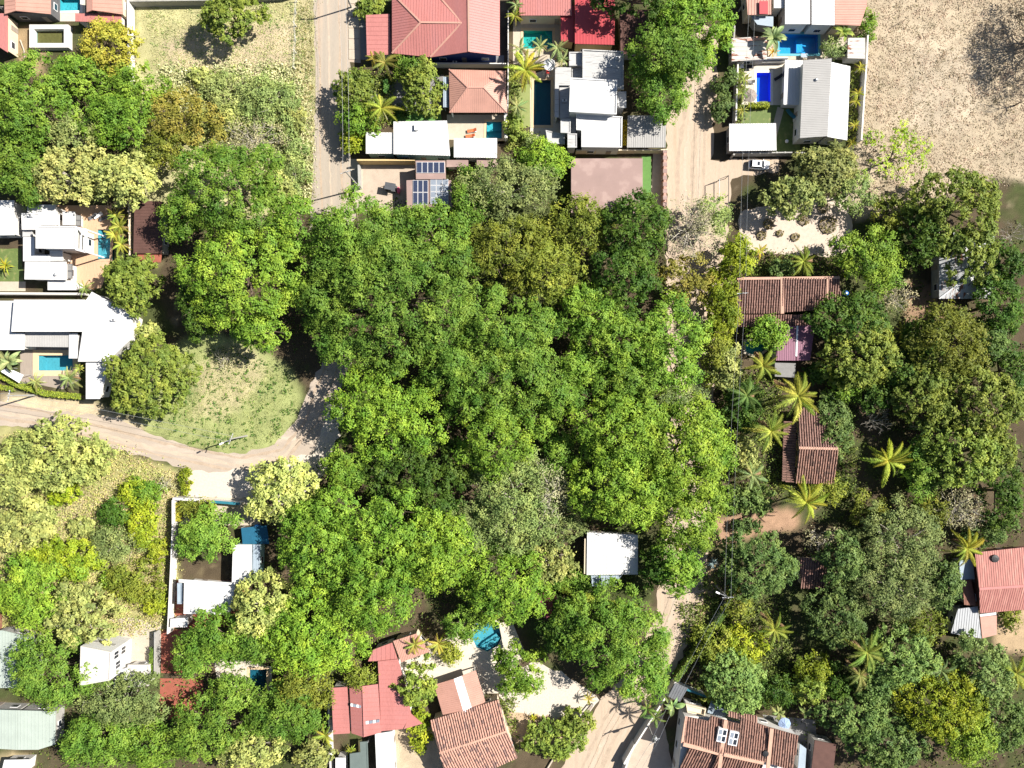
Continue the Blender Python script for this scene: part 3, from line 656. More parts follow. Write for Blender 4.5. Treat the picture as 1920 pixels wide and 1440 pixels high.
# small salmon pavilion
H = house('small salmon hip roofed pavilion below the large pink roof', [(842, 130), (950, 211)])
he, hr = 3.4, 5.0; a, b, c, d = q3(842, 130, he), q3(948, 133, he), q3(951, 211, he), q3(843, 211, he); r1, r2 = q3(877, 164, hr), q3(907, 164, hr)
for pts, rd in (([a, b, r2, r1], (0, 1)), ([b, c, r2], (1, 0)), ([c, d, r1, r2], (0, 1)), ([d, a, r1], (1, 0))): slab(H, pts, SALM, .15, .42, rdir=rd)
for e, f in ((a, r1), (b, r2), (c, r2), (d, r1), (r1, r2)): ridge_bar(H, e, f, SALM, .24, .12)
posts(H, [(846, 135), (944, 137), (947, 207), (847, 207)], he, OFFW, .15); walls(H, PX([(850, 136), (945, 137), (945, 196), (850, 196)], he), lambda x, y: he - .3, CREAM, 0)
H = house('narrow blue grey lean-to roof on the left of the salmon pavilion', [(832, 144), (842, 201)], 'lean_to', 'shed')
block(H, [(831, 144), (841, 144), (841, 201), (831, 201)], 2.7, BGREY, None, rib=.5); posts(H, [(833, 147), (833, 198)], 2.7)
# white long house
H = house('long white metal roofed house with pale teal walls', [(686, 228), (843, 293)])
block(H, [(686, 248), (737, 248.5), (737, 288), (686, 288)], 4.2, WHITE, TEALW, rib=.55, rdir=(0, 1))
block(H, [(737.6, 228), (838, 226), (844, 292), (737.6, 289)], 4.6, WHITE, TEALW, rib=.55, rdir=(0, 1))
g = MB(); x, y = P(781, 240, 4.6); g.box((x, y, 4.9), (.7, 1.2, .6)); g.build('roof_vent', METALW, H)
H = house('small white metal roofed annex below the small turquoise pool', [(851, 259), (932, 296)])
block(H, [(851, 259), (932, 259), (932, 296), (851, 295)], 3.6, WHITE, OFFW, rib=.5, rdir=(0, 1))
bwall('white garden wall at the right end of the small turquoise pool', [(948, 215), (949, 262)], 2.0, OFFW, .6)
bwall('tall ochre boundary wall above the concrete courtyard', [(676, 308), (780, 308)], 2.9, YELLOW, .3)
bwall('grey gate wall at the courtyard entrance beside the lane', [(676, 316), (677, 352)], 2.0, GREYW, .35)
# solar houses
H = house('mauve roof carrying a row of five dark solar panels', [(779, 298), (835, 335)])
block(H, [(779, 301), (835, 301), (836, 336), (780, 336)], 4.0, MAUVE, CREAM)
solar(H, 781, 834, 304, 325, 5, 1, 4.0, SOLAR)
H = house('mauve roof with three columns of dark solar panels', [(762, 336), (805, 388)])
block(H, [(762, 338), (804, 336), (804, 390), (763, 390)], 3.6, MAUVE, CREAM); solar(H, 774, 803, 338, 384, 3, 2, 3.6, SOLAR)
H = house('mauve roof with pale white framed solar panels', [(806, 333), (845, 385)])
block(H, [(805, 337), (846, 338), (848, 390), (805, 390)], 3.7, MAUVE, CREAM); solar(H, 807, 841, 336, 383, 3, 4, 3.7, SOLARL)
H = house('low mauve roof strip beside the row of five panels', [(836, 300), (877, 313)])
block(H, [(837, 300), (878, 300), (878, 313), (837, 313)], 2.8, MAUVE, OFFW)
H = house('low mauve roof strip above the green tree left of the garden', [(894, 300), (932, 312)])
block(H, [(894, 299), (934, 299), (934, 313), (894, 313)], 2.8, MAUVE, OFFW)
# red house top centre
H = house('pink ribbed roof above the emerald pool', [(974, 0), (1072, 29)])
block(H, [(974, -30), (1072, -30), (1072, 29), (974, 29)], 4.2, PINK, CREAM, rib=.5, rdir=(0, 1))
H = house('crimson metal roofed house dappled by tree shade', [(1050, 0), (1153, 84)])
block(H, [(1051, 12), (1077, 10), (1077, 79), (1052, 77)], 3.6, CRIM, YELLOW, rib=.6, rdir=(0, 1))
block(H, [(1078, -30), (1153, -30), (1152, 84), (1078, 82)], 5.0, CRIM, YELLOW, rib=.6, rdir=(0, 1))
H = house('dark brown roof in deep shade beside the crimson roof', [(1161, 20), (1212, 100)])
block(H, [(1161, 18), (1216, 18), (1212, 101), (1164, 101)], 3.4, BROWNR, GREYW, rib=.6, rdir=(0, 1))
# stepped white house
H = house('large stepped flat roofed white house beside the long teal pool', [(1041, 93), (1174, 277)])
block(H, [(1092, 93), (1169, 97), (1169, 168), (1092, 156)], 5.2, WHITE2, OFFW, .25)
block(H, [(1067, 98), (1091, 98), (1091, 124), (1067, 124)], 4.2, WHITE2, OFFW, .2)
block(H, [(1041, 126), (1071, 126), (1071, 160), (1048, 160), (1048, 220), (1040, 220)], 3.9, WHITE2, OFFW, .0)
block(H, [(1072, 130), (1091, 125), (1091, 146), (1072, 146)], 3.4, WHITE2, OFFW, .15, win=False)
block(H, [(1069, 146), (1157, 151), (1156, 215), (1067, 210)], 7.0, WHITE, OFFW, .2, rib=1.1, rdir=(1, 0))
block(H, [(1049, 161), (1068, 161), (1068, 212), (1080, 212), (1080, 249), (1071, 249), (1071, 224), (1049, 222)], 3.3, WHITE2, OFFW, .0, win=False)
block(H, [(1080.5, 214), (1167, 219), (1166, 277), (1090, 276), (1090, 245), (1080.5, 244)], 5.2, WHITE, OFFW, .18, rib=1.1, rdir=(1, 0))
block(H, [(1157.5, 172), (1174, 172), (1174, 202), (1157.5, 202)], 4.6, WHITE, OFFW, .15)
block(H, [(1051, 224), (1070, 224), (1070, 250), (1051, 249)], 4.4, WHITE2, OFFW, .12)
block(H, [(1064, 250.5), (1082, 250.5), (1082, 277), (1064, 277)], 4.4, WHITE2, OFFW, .12)
block(H, [(1023, 244), (1059, 252), (1059, 271), (1027, 268)], 2.8, WHITE2, OFFW, .1)
ac_unit('white air conditioner on the lowest roof of the stepped white house', 1058, 190, 3.3)
ac_unit('white air conditioner on the upper right roof of the stepped house', 1158, 110, 5.2)
H = house('grey corrugated carport beside the dirt road', [(1177, 217), (1249, 276)], 'carport', 'carport')
block(H, [(1177, 217), (1249, 217), (1248, 276), (1176, 276)], 3.3, GREYR, None, rib=.45, rdir=(0, 1), dz=[.15, .15, -.15, -.15]); posts(H, [(1180, 220), (1245, 220), (1245, 273), (1180, 273), (1212, 273), (1212, 220)], 3.2)
bwall('pale panelled boundary wall above the plain mauve roof', [(1080, 288), (1100, 288), (1246, 287)], 2.2, CREAM, .2, panels=1.6)
bwall('pinkish block wall along the dirt road right of the mauve roof', [(1243, 289), (1243, 400)], 2.1, SALM, .55, panels=1.4, pm=MAUVE)
H = house('plain flat mauve roof with a green lawn strip on its right', [(1071, 296), (1205, 385)])
block(H, [(1071, 297), (1205, 297), (1205, 400), (1071, 400)], 4.0, MAUVE, CREAM, .0)
# top right compound
H = house('salmon roof with dark red patch behind the street tree at top right', [(1403, 0), (1440, 28)])
block(H, [(1398, -30), (1446, -30), (1446, 27), (1402, 28)], 4.2, SALM, CREAM, rib=.6); block(H, [(1424, 2), (1440, 2), (1440, 26), (1424, 26)], 4.7, CRIM, CREAM, win=False)
H = house('grey flat roof corner between salmon and rusty roofs', [(1410, 29), (1448, 50)])
block(H, [(1408, 30), (1450, 31), (1450, 50), (1420, 46)], 3.2, BGREY, GREYW)
H = house('white ribbed roof with a salmon right half at the top edge', [(1471, 0), (1620, 47)])
block(H, [(1451, -30), (1471, -30), (1471, 15), (1451, 15)], 4.0, WHITE, OFFW)
block(H, [(1472, -30), (1519, -30), (1519, 45), (1472, 45)], 4.6, WHITE, OFFW, rib=.5, rdir=(1, 0))
block(H, [(1522, -30), (1565, -30), (1565, 47), (1522, 46)], 4.6, WHITE, OFFW, rib=.5, rdir=(1, 0))
block(H, [(1565.5, -30), (1627, -30), (1625, 12), (1613, 48), (1565.5, 46)], 4.6, SALM, CREAM, rib=.5, rdir=(1, 0))
block(H, [(1519.4, -30), (1521.6, -30), (1521.6, 46), (1519.4, 46)], 4.4, BROWNR, None)
H = house('white sheet roof streaked with rust beside the road', [(1372, 68), (1438, 115)], 'shed', 'shed')
block(H, [(1372, 72), (1438, 67), (1438, 111), (1372, 115)], 3.2, RUST, GREYW, rib=.85, rdir=(1, 0))
g = MB(); g.bar(P3(1400, 75, 3.32), P3(1436, 72, 3.32), .5, .14); g.build('ridge_strip', SALM, H)
H = house('small white roof with peeling streaks at the edge of the dry field', [(1590, 71), (1622, 110)], 'shed', 'shed')
block(H, [(1590, 71), (1622, 71), (1622, 110), (1589, 109)], 3.0, RUST, OFFW, rib=.8, rdir=(1, 0))
H = house('large white metal roofed house at the edge of the dry field', [(1469, 112), (1597, 261)])
block(H, [(1472, 112), (1505.5, 113), (1502, 197), (1469, 196)], 2.5, WHITE, OFFW, rib=.6, rdir=(0, 1))
block(H, [(1506, 113), (1557, 112), (1550, 257), (1500, 259)], 4.7, GREYR if False else mat('pale_grey_roof', (.37, .36, .35), var=.1, scale=.5), OFFW, rib=.35, rdir=(1, 0), dz=[0, .6, .6, 0])
block(H, [(1557.5, 117), (1597, 122), (1591, 261), (1550.5, 257)], 5.1, WHITE, OFFW, rib=.35, rdir=(1, 0), dz=[.2, -.6, -.6, .2])
H = house('white ribbed garage roof beside the parked car', [(1367, 232), (1456, 283)], 'garage', 'garage')
block(H, [(1367, 232), (1384, 231.8), (1384, 283), (1367, 283)], 3.0, WHITE, GREYW, rib=.5, rdir=(0, 1)); block(H, [(1384.5, 231.8), (1455, 231), (1456, 282), (1384.5, 283)], 3.05, WHITE, GREYW, rib=.5, rdir=(0, 1))
bwall('white boundary wall along the dry field', [(1618, 70), (1616, 115), (1606, 268)], 2.2, OFFW, .3)
bwall('grey panelled wall behind the parked car', [(1370, 296), (1372, 293), (1480, 292), (1530, 294)], 2.2, GREYW, .22, panels=1.7)
bwall('white garden wall between the azure and cobalt pools', [(1382, 117), (1470, 116)], 2.0, OFFW, .25)
bwall('white street wall left of the cobalt pool garden', [(1378, 118), (1374, 232)], 2.2, OFFW, .3)
bwall('street wall left of the rusty white shed', [(1371, 60), (1368, 116)], 2.4, GREYW, .3)
bwall('white lot wall between the pink roof and the salmon pavilion', [(800, 126), (948, 127)], 2.0, OFFW, .2)
bwall('white lot wall right of the pink house and salmon pavilion', [(953, 30), (953, 130), (952, 212)], 2.0, OFFW, .2)
bwall('white wall right of the grey corrugated carport plants', [(1170, 102), (1212, 104)], 2.2, OFFW, .3)

# left edge
H = house('plain white roof cut off by the left edge', [(0, 376), (27, 441)])
block(H, [(-40, 376), (27, 376), (26, 441), (-40, 442)], 4.0, WHITE, OFFW, .15)
H = house('stepped white flat roofed house with timber deck on the left', [(41, 384), (160, 545)])
block(H, [(52, 384), (105, 384), (105, 423), (52, 423)], 3.6, WHITE, OFFW, .2)
block(H, [(41, 400), (75, 400), (75, 431), (42, 431)], 3.9, WHITE, OFFW, .2)
block(H, [(118, 397), (141, 397), (141, 422), (118, 422)], 3.2, WHITE, OFFW, .15)
block(H, [(68, 424), (143, 424), (143, 467), (68, 466)], 6.6, WHITE, OFFW, .2)
block(H, [(43, 432), (61, 432), (61, 444), (43, 444)], 3.2, WHITE2, OFFW, .12, win=False)
block(H, [(44, 445), (65, 445), (65, 478), (93, 478), (93, 490), (44, 490)], 3.6, WHITE, OFFW, .12)
block(H, [(94, 470), (118, 470), (118, 489), (94, 489)], 3.3, WHITE, OFFW, .12)
block(H, [(48, 491), (124, 491), (124, 525), (47, 524)], 4.0, WHITE, OFFW, .2)
block(H, [(90, 526), (142, 526), (142, 544), (90, 544)], 3.0, WHITE, OFFW, .12)
fr = [q3(143, 427, 6.5), q3(162, 431, 6.5), q3(160, 472, 6.5), q3(142, 467, 6.5)]
g = MB()
for k in range(4): g.bar(fr[k], fr[(k + 1) % 4], .4, .3)
g.bar(fr[0].lerp(fr[1], .55), fr[3].lerp(fr[2], .55), .12, .15); g.build('pergola_frame', METALW, H)
for k in (1, 2): g = MB(); g.box((fr[k].x, fr[k].y, 3.15), (.25, .25, 6.3)); g.build('post', METALW, H)
for (xa, ya, xb, yb) in ((125, 494, 136, 523), (142.5, 403, 152, 424)):
    c = q3((xa + xb) / 2, (ya + yb) / 2, 3.0); dx, dy = (xb - xa) * .105, (yb - ya) * .105
    g = MB(); g.box((c.x, c.y, 3.0), (dx, dy, .16)); f = g.build('canopy_frame', DGREY, H)
    for s_ in (-.25, .25): g = MB(); g.box((c.x, c.y + s_ * dy, 3.1), (dx * .8, dy * .4, .05)); g.build('canopy_pane', PAVEG, f)
bwall('long white wall between the two white houses on the left', [(-20, 552), (165, 553)], 2.0, OFFW, .4)
H = house('dark brown roof in tree shade with a red lower edge', [(252, 378), (305, 475)])
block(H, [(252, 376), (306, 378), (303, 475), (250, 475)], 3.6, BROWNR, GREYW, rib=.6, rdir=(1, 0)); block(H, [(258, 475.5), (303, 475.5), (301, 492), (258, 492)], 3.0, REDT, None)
bwall('pale slatted fence between deck palms and dark brown roof', [(252, 388), (254, 480)], 2.2, CREAM, .3, name='slat_fence', panels=1.5)
H = house('sprawling white roofed house above the tan edged pool', [(0, 545), (248, 748)])
block(H, [(-40, 564), (26, 564), (21.5, 624), (46, 625), (45, 656), (-40, 656)], 4.2, WHITE, OFFW, .0, rib=1.2, rdir=(0, 1))
block(H, [(27, 562), (159, 562), (154, 622), (22, 622)], 5.6, WHITE, OFFW, .15, rib=1.4, rdir=(0, 1))
block(H, [(159.5, 565), (172, 547), (200, 562), (249, 594), (241, 640), (202, 678), (146, 678), (154.5, 622)], 4.6, WHITE, OFFW, .0, rib=1.3, rdir=(1, 0))
block(H, [(47, 622.5), (129, 622.5), (129, 651), (47, 650)], 3.7, GREYR if False else MATS['pale_grey_roof'], OFFW, .0, rib=.5, rdir=(0, 1))
block(H, [(129.6, 625), (145.5, 625), (145, 672), (129, 672)], 4.0, WHITE, OFFW)
block(H, [(161, 679), (206, 679), (187, 748), (161, 748)], 3.8, WHITE, OFFW, .0, rib=1.0, rdir=(1, 0))
# lower left compound
bwall('white compound wall running down the lower left garden', [(334, 935), (334, 985), (331, 1060), (325, 1180)], 2.6, OFFW, .22)
bwall('white gate wall facing the gravel apron', [(336, 932), (380, 934)], 2.4, OFFW, .5)
bwall('white and teal gate beside the pale tree', [(407, 937), (458, 941)], 2.4, OFFW, .35, cap=TEALP)
H = house('pair of narrow white roofs beside the teal shade cloth', [(435, 1021), (488, 1090)])
block(H, [(437, 1021), (472, 1021), (471, 1092), (435, 1092)], 4.0, WHITE, TEALW, .1, rib=.6, rdir=(0, 1)); block(H, [(474, 1021), (488, 1021), (486, 1088), (472.5, 1088)], 3.6, BGREY, TEALW, rib=.5, rdir=(0, 1))
H = house('white ribbed roof with a red terrace strip at lower left', [(320, 1085), (440, 1175)])
block(H, [(345, 1093), (441, 1100), (431, 1153), (344, 1151)], 4.4, WHITE, OFFW, .0, rib=.7, rdir=(0, 1))
block(H, [(335, 1086), (441, 1093), (441, 1099), (335, 1092)], 4.0, WHITE, None)
block(H, [(333, 1093), (343, 1093), (343, 1132), (333, 1132)], 3.4, BGREY, OFFW, .2, win=False)
block(H, [(320, 1160), (352, 1158), (352, 1176), (319, 1176)], 3.0, WHITE, OFFW, .1)
g = MB()
c = [q3(452, 990, 2.6), q3(500, 985, 2.6), q3(505, 1020, 2.4), q3(455, 1020, 2.4)]; t = empty('shade_cloth', 'teal blue shade cloth stretched under the pale leaved tree', 'shade cloth', (c[0].x, c[0].y, 0))
slab(t, c, SHADE, .04, name='cloth')
for k in c: g = MB(); g.box((k.x, k.y, 1.15), (.1, .1, 2.3)); g.build('post', METALG, t)
# white tower house
H = house('tall white house with three dark windows on its side', [(152, 1211), (209, 1270)]); h = 7.6
tp = [(152, 1211), (209, 1222), (207, 1275), (150, 1285)]
block(H, tp, h, OFFW if False else mat('cream_white_roof', (.54, .51, .47), var=.08), None, .18)
xy = PX(tp, h); walls(H, xy, lambda x, y: h - .21, WHITE, 0, win=False)
a, b = Vector(xy[1]), Vector(xy[2]); e = (b - a).normalized(); nr = Vector((-e.y, e.x)); nr = nr if nr.dot(-(a + b) / 2) > 0 else -nr
for f_, z in ((.22, 5.9), (.22, 3.3), (.62, 5.2)):
    p = a.lerp(b, f_) + nr * .02; r = math.atan2(e.y, e.x)
    g = MB(); g.box((p.x, p.y, z), (1.5, .12, 1.8), r); wd = g.build('window', METALW, H)
    for s_ in (-.36, .36): q = p + nr * .07 + e * s_; g = MB(); g.box((q.x, q.y, z), (.58, .06, 1.5), r); g.build('pane', GLASS, wd)
a = Vector(xy[0]); b = Vector(xy[1]); e = (b - a).normalized(); nr = Vector((-e.y, e.x)); nr = nr if nr.dot(-(a + b) / 2) > 0 else -nr
for f_ in (.2, .5, .78):
    p = a.lerp(b, f_) + nr * .03; g = MB(); g.box((p.x, p.y, 4.6), (.9, .12, .9), math.atan2(e.y, e.x)); g.build('vent', GREYW, H)
H = house('low pale roof stepping down from the tall white house', [(241, 1245), (280, 1282)])
block(H, [(240, 1246), (280, 1246), (279, 1286), (237, 1288)], 3.0, MATS['cream_white_roof'], OFFW, .12); block(H, [(214, 1256), (239, 1252), (236, 1290), (213, 1290)], 3.6, WHITE, OFFW, .1)
H = house('pale green roof under trees at the left edge', [(0, 1185), (62, 1230)], 'shed', 'shed')
block(H, [(4, 1182), (62, 1196), (64, 1290), (-10, 1290), (-10, 1182)], 3.4, GREENR, GREYW, rib=.6, rdir=(0, 1))
H = house('large pale green roof in the bottom left corner', [(0, 1335), (100, 1405)], 'shed', 'shed')
block(H, [(-40, 1330), (33, 1332), (33, 1406), (-40, 1402)], 4.0, GREENR, GREYW, rib=.7, rdir=(0, 1)); block(H, [(33.6, 1332), (101, 1336), (100, 1398), (70, 1407), (33.6, 1406)], 4.0, GREENR, GREYW, rib=.7, rdir=(0, 1), dz=[0, -.5, -.5, -.3, 0])
H = house('white slab roof at the bottom left edge', [(5, 1425), (55, 1440)], 'shed', 'shed')
block(H, [(8, 1425), (56, 1424), (52, 1450), (2, 1450)], 2.6, WHITE, OFFW)
bwall('brown fence post line at the left edge beside the pale green roof', [(3, 1150), (2, 1235)], 2.0, BRICK, .3)
bwall('dark green bin wall beside the red terrace', [(300, 1180), (299, 1262)], 2.2, GREYW, .25)

# bottom centre
H = house('rambling pink metal roofed house at the bottom', [(621, 1205), (792, 1381)])
block(H, [(621, 1290), (651, 1288), (656, 1375), (625, 1377)], 4.0, PINK, OFFW, rib=.9, rdir=(1, 0))
block(H, [(654, 1288), (679, 1286), (682, 1381), (658, 1377)], 4.6, PINK, None, dz=[-.5, .3, .3, -.5], rib=.9, rdir=(1, 0))
block(H, [(679.4, 1286), (708, 1284), (714, 1375), (682.4, 1381)], 4.9, PINK, OFFW, dz=[.2, -.3, -.3, .2], rib=.9, rdir=(1, 0))
block(H, [(708.6, 1240), (746, 1236), (762, 1290), (771, 1340), (755, 1367), (714.6, 1371)], 4.4, PINK, OFFW, rib=.9, rdir=(1, 0))
block(H, [(700, 1218), (735, 1205), (745, 1235.4), (708, 1239.4), (690, 1240)], 4.0, PINK, OFFW, rib=.9)
block(H, [(737, 1202), (780, 1188), (806, 1222), (752, 1242)], 4.0, SALM, CREAM, rib=.45, rdir=(.35, 1))
block(H, [(770, 1338), (792, 1357), (757, 1367)], 3.9, PINK, None)
for (pts_, z) in (([(685, 1352), (712, 1349), (712, 1354), (685, 1358)], 4.97), ([(657, 1319), (679, 1323), (679, 1328), (657, 1324)], 4.75)):
    pl = [P3(a, b, z) for a, b in pts_]
    for k in range(4):
        aa = pl[0].lerp(pl[1], k / 4 + .02); bb = pl[0].lerp(pl[1], k / 4 + .23); cc = pl[3].lerp(pl[2], k / 4 + .23); dd = pl[3].lerp(pl[2], k / 4 + .02)
        g = MB(); g.prism([(v.x, v.y) for v in (aa, bb, cc, dd)], z - .2, z + .06); g.build('skylight', SOLARL if k % 2 else METALW, H)
H = house('white flat roof strip at the bottom edge below the pink house', [(702, 1370), (741, 1440)])
block(H, [(703, 1376), (737, 1371), (742, 1470), (707, 1470)], 3.6, WHITE, OFFW, .0)
H = house('grey glass canopy at the bottom edge below the pink house', [(656, 1390), (692, 1440)], 'canopy', 'canopy')
block(H, [(675, 1391), (689, 1390), (692, 1470), (657, 1470), (656, 1413), (676, 1410)], 2.8, mat('grey_green_glass', (.13, .16, .15), var=.1, rough=.15), None, .08); posts(H, [(659, 1415), (689, 1393), (690, 1460)], 2.8)
H = house('small white roof block at the bottom edge beside the glass canopy', [(630, 1420), (648, 1440)], 'shed', 'shed')
block(H, [(629, 1421), (648, 1421), (648, 1470), (629, 1470)], 3.2, WHITE, OFFW)
bwall('grey lot wall left of the pink house at the bottom', [(620, 1285), (626, 1470)], 2.2, OFFW, .35)
# clay tile house
H = house('pale clay tile roofed house at the bottom centre', [(807, 1311), (970, 1440)])
he, hr = 3.8, 6.0
r1, r2 = q3(824, 1412, hr), q3(950, 1371, hr); n1, n2 = q3(807, 1350, he), q3(935, 1311, he); s1, s2 = q3(842, 1478, he), q3(971, 1420, he)
tiles(H, [n1, n2, r2, r1], TILE3); tiles(H, [r1, r2, s2, s1], TILE3)
ridge_bar(H, r1, r2, RIDGE, .4, .2)
walls(H, [(v.x, v.y) for v in (n1, n2, s2, s1)], lambda x, y: he - .2, CREAM, .5)
H = house('salmon ribbed porch roof with white translucent strip', [(814, 1257), (910, 1342)], 'porch', 'porch')
a1, m1, c1, c2_, m2, a2 = q3(814, 1284, 3.2), q3(851, 1273, 4.0), q3(892, 1257, 3.4), q3(910, 1316, 3.4), q3(871, 1341, 4.0), q3(831, 1343, 3.2)
slab(H, [a1, m1, m2, a2], SALM, .12, .4); 
k1 = m1.lerp(c1, .36); k2 = m2.lerp(c2_, .38)
slab(H, [m1, k1, k2, m2], CANVAS, .1, .4, name='translucent_panel'); slab(H, [k1, c1, c2_, k2], SALM, .12, .4)
posts(H, [(817, 1287), (889, 1261), (906, 1313), (834, 1338)], 3.1, OFFW, .12)
# bottom right clay tile house
H = house('big clay tile roofed house with two roof windows at bottom right', [(1287, 1342), (1497, 1440)])
zr = 7.4; ze = 6.4
tiles(H, [q3(1287, 1343, ze), q3(1329, 1352, ze + .1), q3(1333, 1342, ze + .1), q3(1361, 1350, ze + .1), q3(1355, 1413, zr), q3(1281, 1392, zr - .2)], TILE, rdir=(.14, 1))
tiles(H, [q3(1362, 1351, ze + .3), q3(1386, 1357, ze + .3), q3(1389, 1345, ze + .3), q3(1440, 1363, ze + .3), q3(1497, 1379, ze), q3(1486, 1445, ze + .6), q3(1430, 1428, zr), q3(1357, 1412, zr)], TILE, rdir=(.14, 1))
tiles(H, [q3(1292, 1400, 5.8), q3(1354, 1416, 6.4), q3(1340, 1470, 5.2), q3(1262, 1470, 4.8)], TILE, rdir=(-.42, -1))
tiles(H, [q3(1358, 1416, 6.4), q3(1430, 1432, 6.4), q3(1420, 1475, 5.6), q3(1344, 1470, 5.4)], TILE, rdir=(-.3, -1))
tiles(H, [q3(1365, 1333, 6.0), q3(1420, 1342, 6.0), q3(1420, 1356, 6.5), q3(1364, 1343, 6.5)], TILE, rdir=(.14, 1))
for a, b in (((1361, 1350), (1344, 1475)), ((1447, 1366), (1436, 1475)), ((1281, 1395), (1355, 1414)), ((1357, 1414), (1432, 1430))): ridge_bar(H, q3(*a, zr + .05), q3(*b, zr - .3), RIDGE, .75, .2)
ridge_bar(H, q3(1287, 1343, ze + .1), q3(1279, 1393, zr - .2), RIDGE, .5, .2)
walls(H, PX([(1285, 1345), (1362, 1350), (1495, 1380), (1488, 1470), (1270, 1470), (1279, 1395)], 5.6), lambda x, y: 4.7, OFFW, .1)
xs_ = [(1344, 1364, 1362, 1391), (1366, 1371, 1383, 1396)]
for xa, ya, xb, yb in xs_:
    c = q3((xa + xb) / 2, (ya + yb) / 2, 7.3); g = MB(); g.box((c.x, c.y, 7.3), (1.75, 2.7, .7), -.2); f = g.build('roof_window', METALW, H)
    for u, v in ((-.4, -.62), (.4, -.62), (-.4, .62), (.4, .62)):
        g = MB(); g.box((c.x + u + v * .2, c.y + v - u * .2, 7.67), (.62, 1.0, .05), -.2); g.build('pane', SOLARL if u < 0 else GLASS, f)
g = MB(); c = q3(1435, 1412, 7.2); g.lathe((c.x, c.y, 7.0), [(.6, 0), (.6, .5), (.2, .55)], 12); g.build('roof_dome', BLACK, H)
H = house('blue grey ribbed porch roof against the big clay tile house', [(1326, 1315), (1363, 1347)], 'porch', 'porch')
block(H, [(1334, 1314), (1364, 1330), (1360, 1347), (1326, 1336)], 4.0, BGREY, None, rib=.4, rdir=(.14, 1)); posts(H, [(1336, 1317), (1361, 1331)], 4.0)
H = house('cream walled balcony at the corner of the big clay tile house', [(1287, 1318), (1330, 1340)], 'balcony', 'balcony')
block(H, [(1285, 1318), (1323, 1327), (1320, 1341), (1288, 1334)], 3.6, CREAM, OFFW, .5)
H = house('dark roofed wing in shade right of the big clay tile house', [(1525, 1390), (1565, 1440)])
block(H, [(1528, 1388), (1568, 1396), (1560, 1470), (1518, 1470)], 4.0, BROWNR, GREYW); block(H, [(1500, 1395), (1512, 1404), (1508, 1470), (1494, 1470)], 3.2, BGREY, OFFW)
H = house('slate grey gatehouse roof on the diagonal street wall', [(1252, 1280), (1290, 1315)], 'gatehouse', 'gatehouse')
block(H, [(1266, 1281), (1290, 1290), (1275, 1316), (1252, 1306)], 3.0, mat('slate_roof', (.13, .135, .15), var=.15), OFFW, .0, rib=.5, rdir=(.5, 1))
bwall('white street wall running diagonally below the lamp pole', [(1358, 1128), (1316, 1190), (1268, 1262), (1232, 1318), (1180, 1400), (1165, 1445)], 2.2, OFFW, .3)
bwall('teal topped white garden wall right of the gatehouse', [(1268, 1278), (1322, 1298)], 2.4, OFFW, .3, cap=TEALP)
# right side
H = house('weathered clay tile roofed house in the right garden', [(1382, 520), (1575, 612)])
ze, zr = 3.4, 4.9
tiles(H, [q3(1382, 523, zr), q3(1466, 521, zr), q3(1466, 588, ze), q3(1382, 588, ze)], TILE2, course=.5)
tiles(H, [q3(1467, 521, zr + .2), q3(1574, 521, zr + .2), q3(1578, 578, ze + .2), q3(1467, 586, ze + .2)], TILE2, course=.5)
tiles(H, [q3(1384, 590, 3.0), q3(1432, 590, 3.0), q3(1432, 613, 2.5), q3(1385, 613, 2.5)], TILE2); tiles(H, [q3(1434, 590, 3.0), q3(1525, 590, 3.0), q3(1520, 611, 2.6), q3(1434, 611, 2.6)], TILE2)
ridge_bar(H, q3(1466.5, 521, zr + .15), q3(1466.5, 588, ze + .15), RIDGE, .7, .2); ridge_bar(H, q3(1551, 521, zr + .3), q3(1551, 579, ze + .3), RIDGE, .3, .2); ridge_bar(H, q3(1382, 522.5, zr), q3(1574, 520.5, zr + .2), RIDGE, .5, .2)
walls(H, PX([(1384, 524), (1572, 524), (1572, 580), (1384, 586)], 3.4), lambda x, y: 2.6, CREAM, .4)
H = house('purple ribbed roof beside the small green pool', [(1455, 610), (1527, 676)])
block(H, [(1462, 612), (1494, 611), (1492, 676), (1455, 676)], 3.6, PURP, OFFW, rib=.45, rdir=(0, 1)); block(H, [(1496, 611), (1528, 609), (1519, 676), (1494, 676)], 3.6, PURP, OFFW, rib=.45, rdir=(0, 1))
g = MB(); g.bar(q3(1495, 611, 3.66), q3(1493, 668, 3.66), .35, .1); g.build('light_strip', CANVAS, H)
H = house('dark grey low roof below the purple roof', [(1453, 680), (1495, 708)], 'shed', 'shed')
block(H, [(1453, 680), (1492, 681), (1490, 708), (1453, 706)], 2.6, PAVEG, GREYW)
H = house('rust streaked white hip roof half under a dark tree', [(1761, 440), (1862, 560)])
he, hr = 3.6, 5.4; a, b, c, d = q3(1761, 436, he), q3(1864, 436, he), q3(1866, 560, he), q3(1761, 560, he); r1, r2 = q3(1813, 475, hr), q3(1813, 520, hr)
for pts, rd in (([a, b, r1], (0, 1)), ([b, c, r2, r1], (1, 0)), ([c, d, r2], (0, 1)), ([d, a, r1, r2], (1, 0))): slab(H, pts, RUST2, .12, .8, rdir=rd)
for e, f in ((a, r1), (b, r1), (c, r2), (d, r2), (r1, r2)): ridge_bar(H, e, f, METALW, .26, .1)
walls(H, [(v.x, v.y) for v in (a, b, c, d)], lambda x, y: he - .2, GREYW, .5)
H = house('long clay tile roof among golden palms', [(1468, 764), (1569, 907)])
ze, zr = 3.2, 4.8
tiles(H, [q3(1496, 764, ze), q3(1569, 765, ze), q3(1570, 841, zr), q3(1498, 839, zr)], TILE2, course=.5); tiles(H, [q3(1498, 840, zr), q3(1571, 842, zr), q3(1564, 908, ze), q3(1491, 906, ze)], TILE, course=.5)
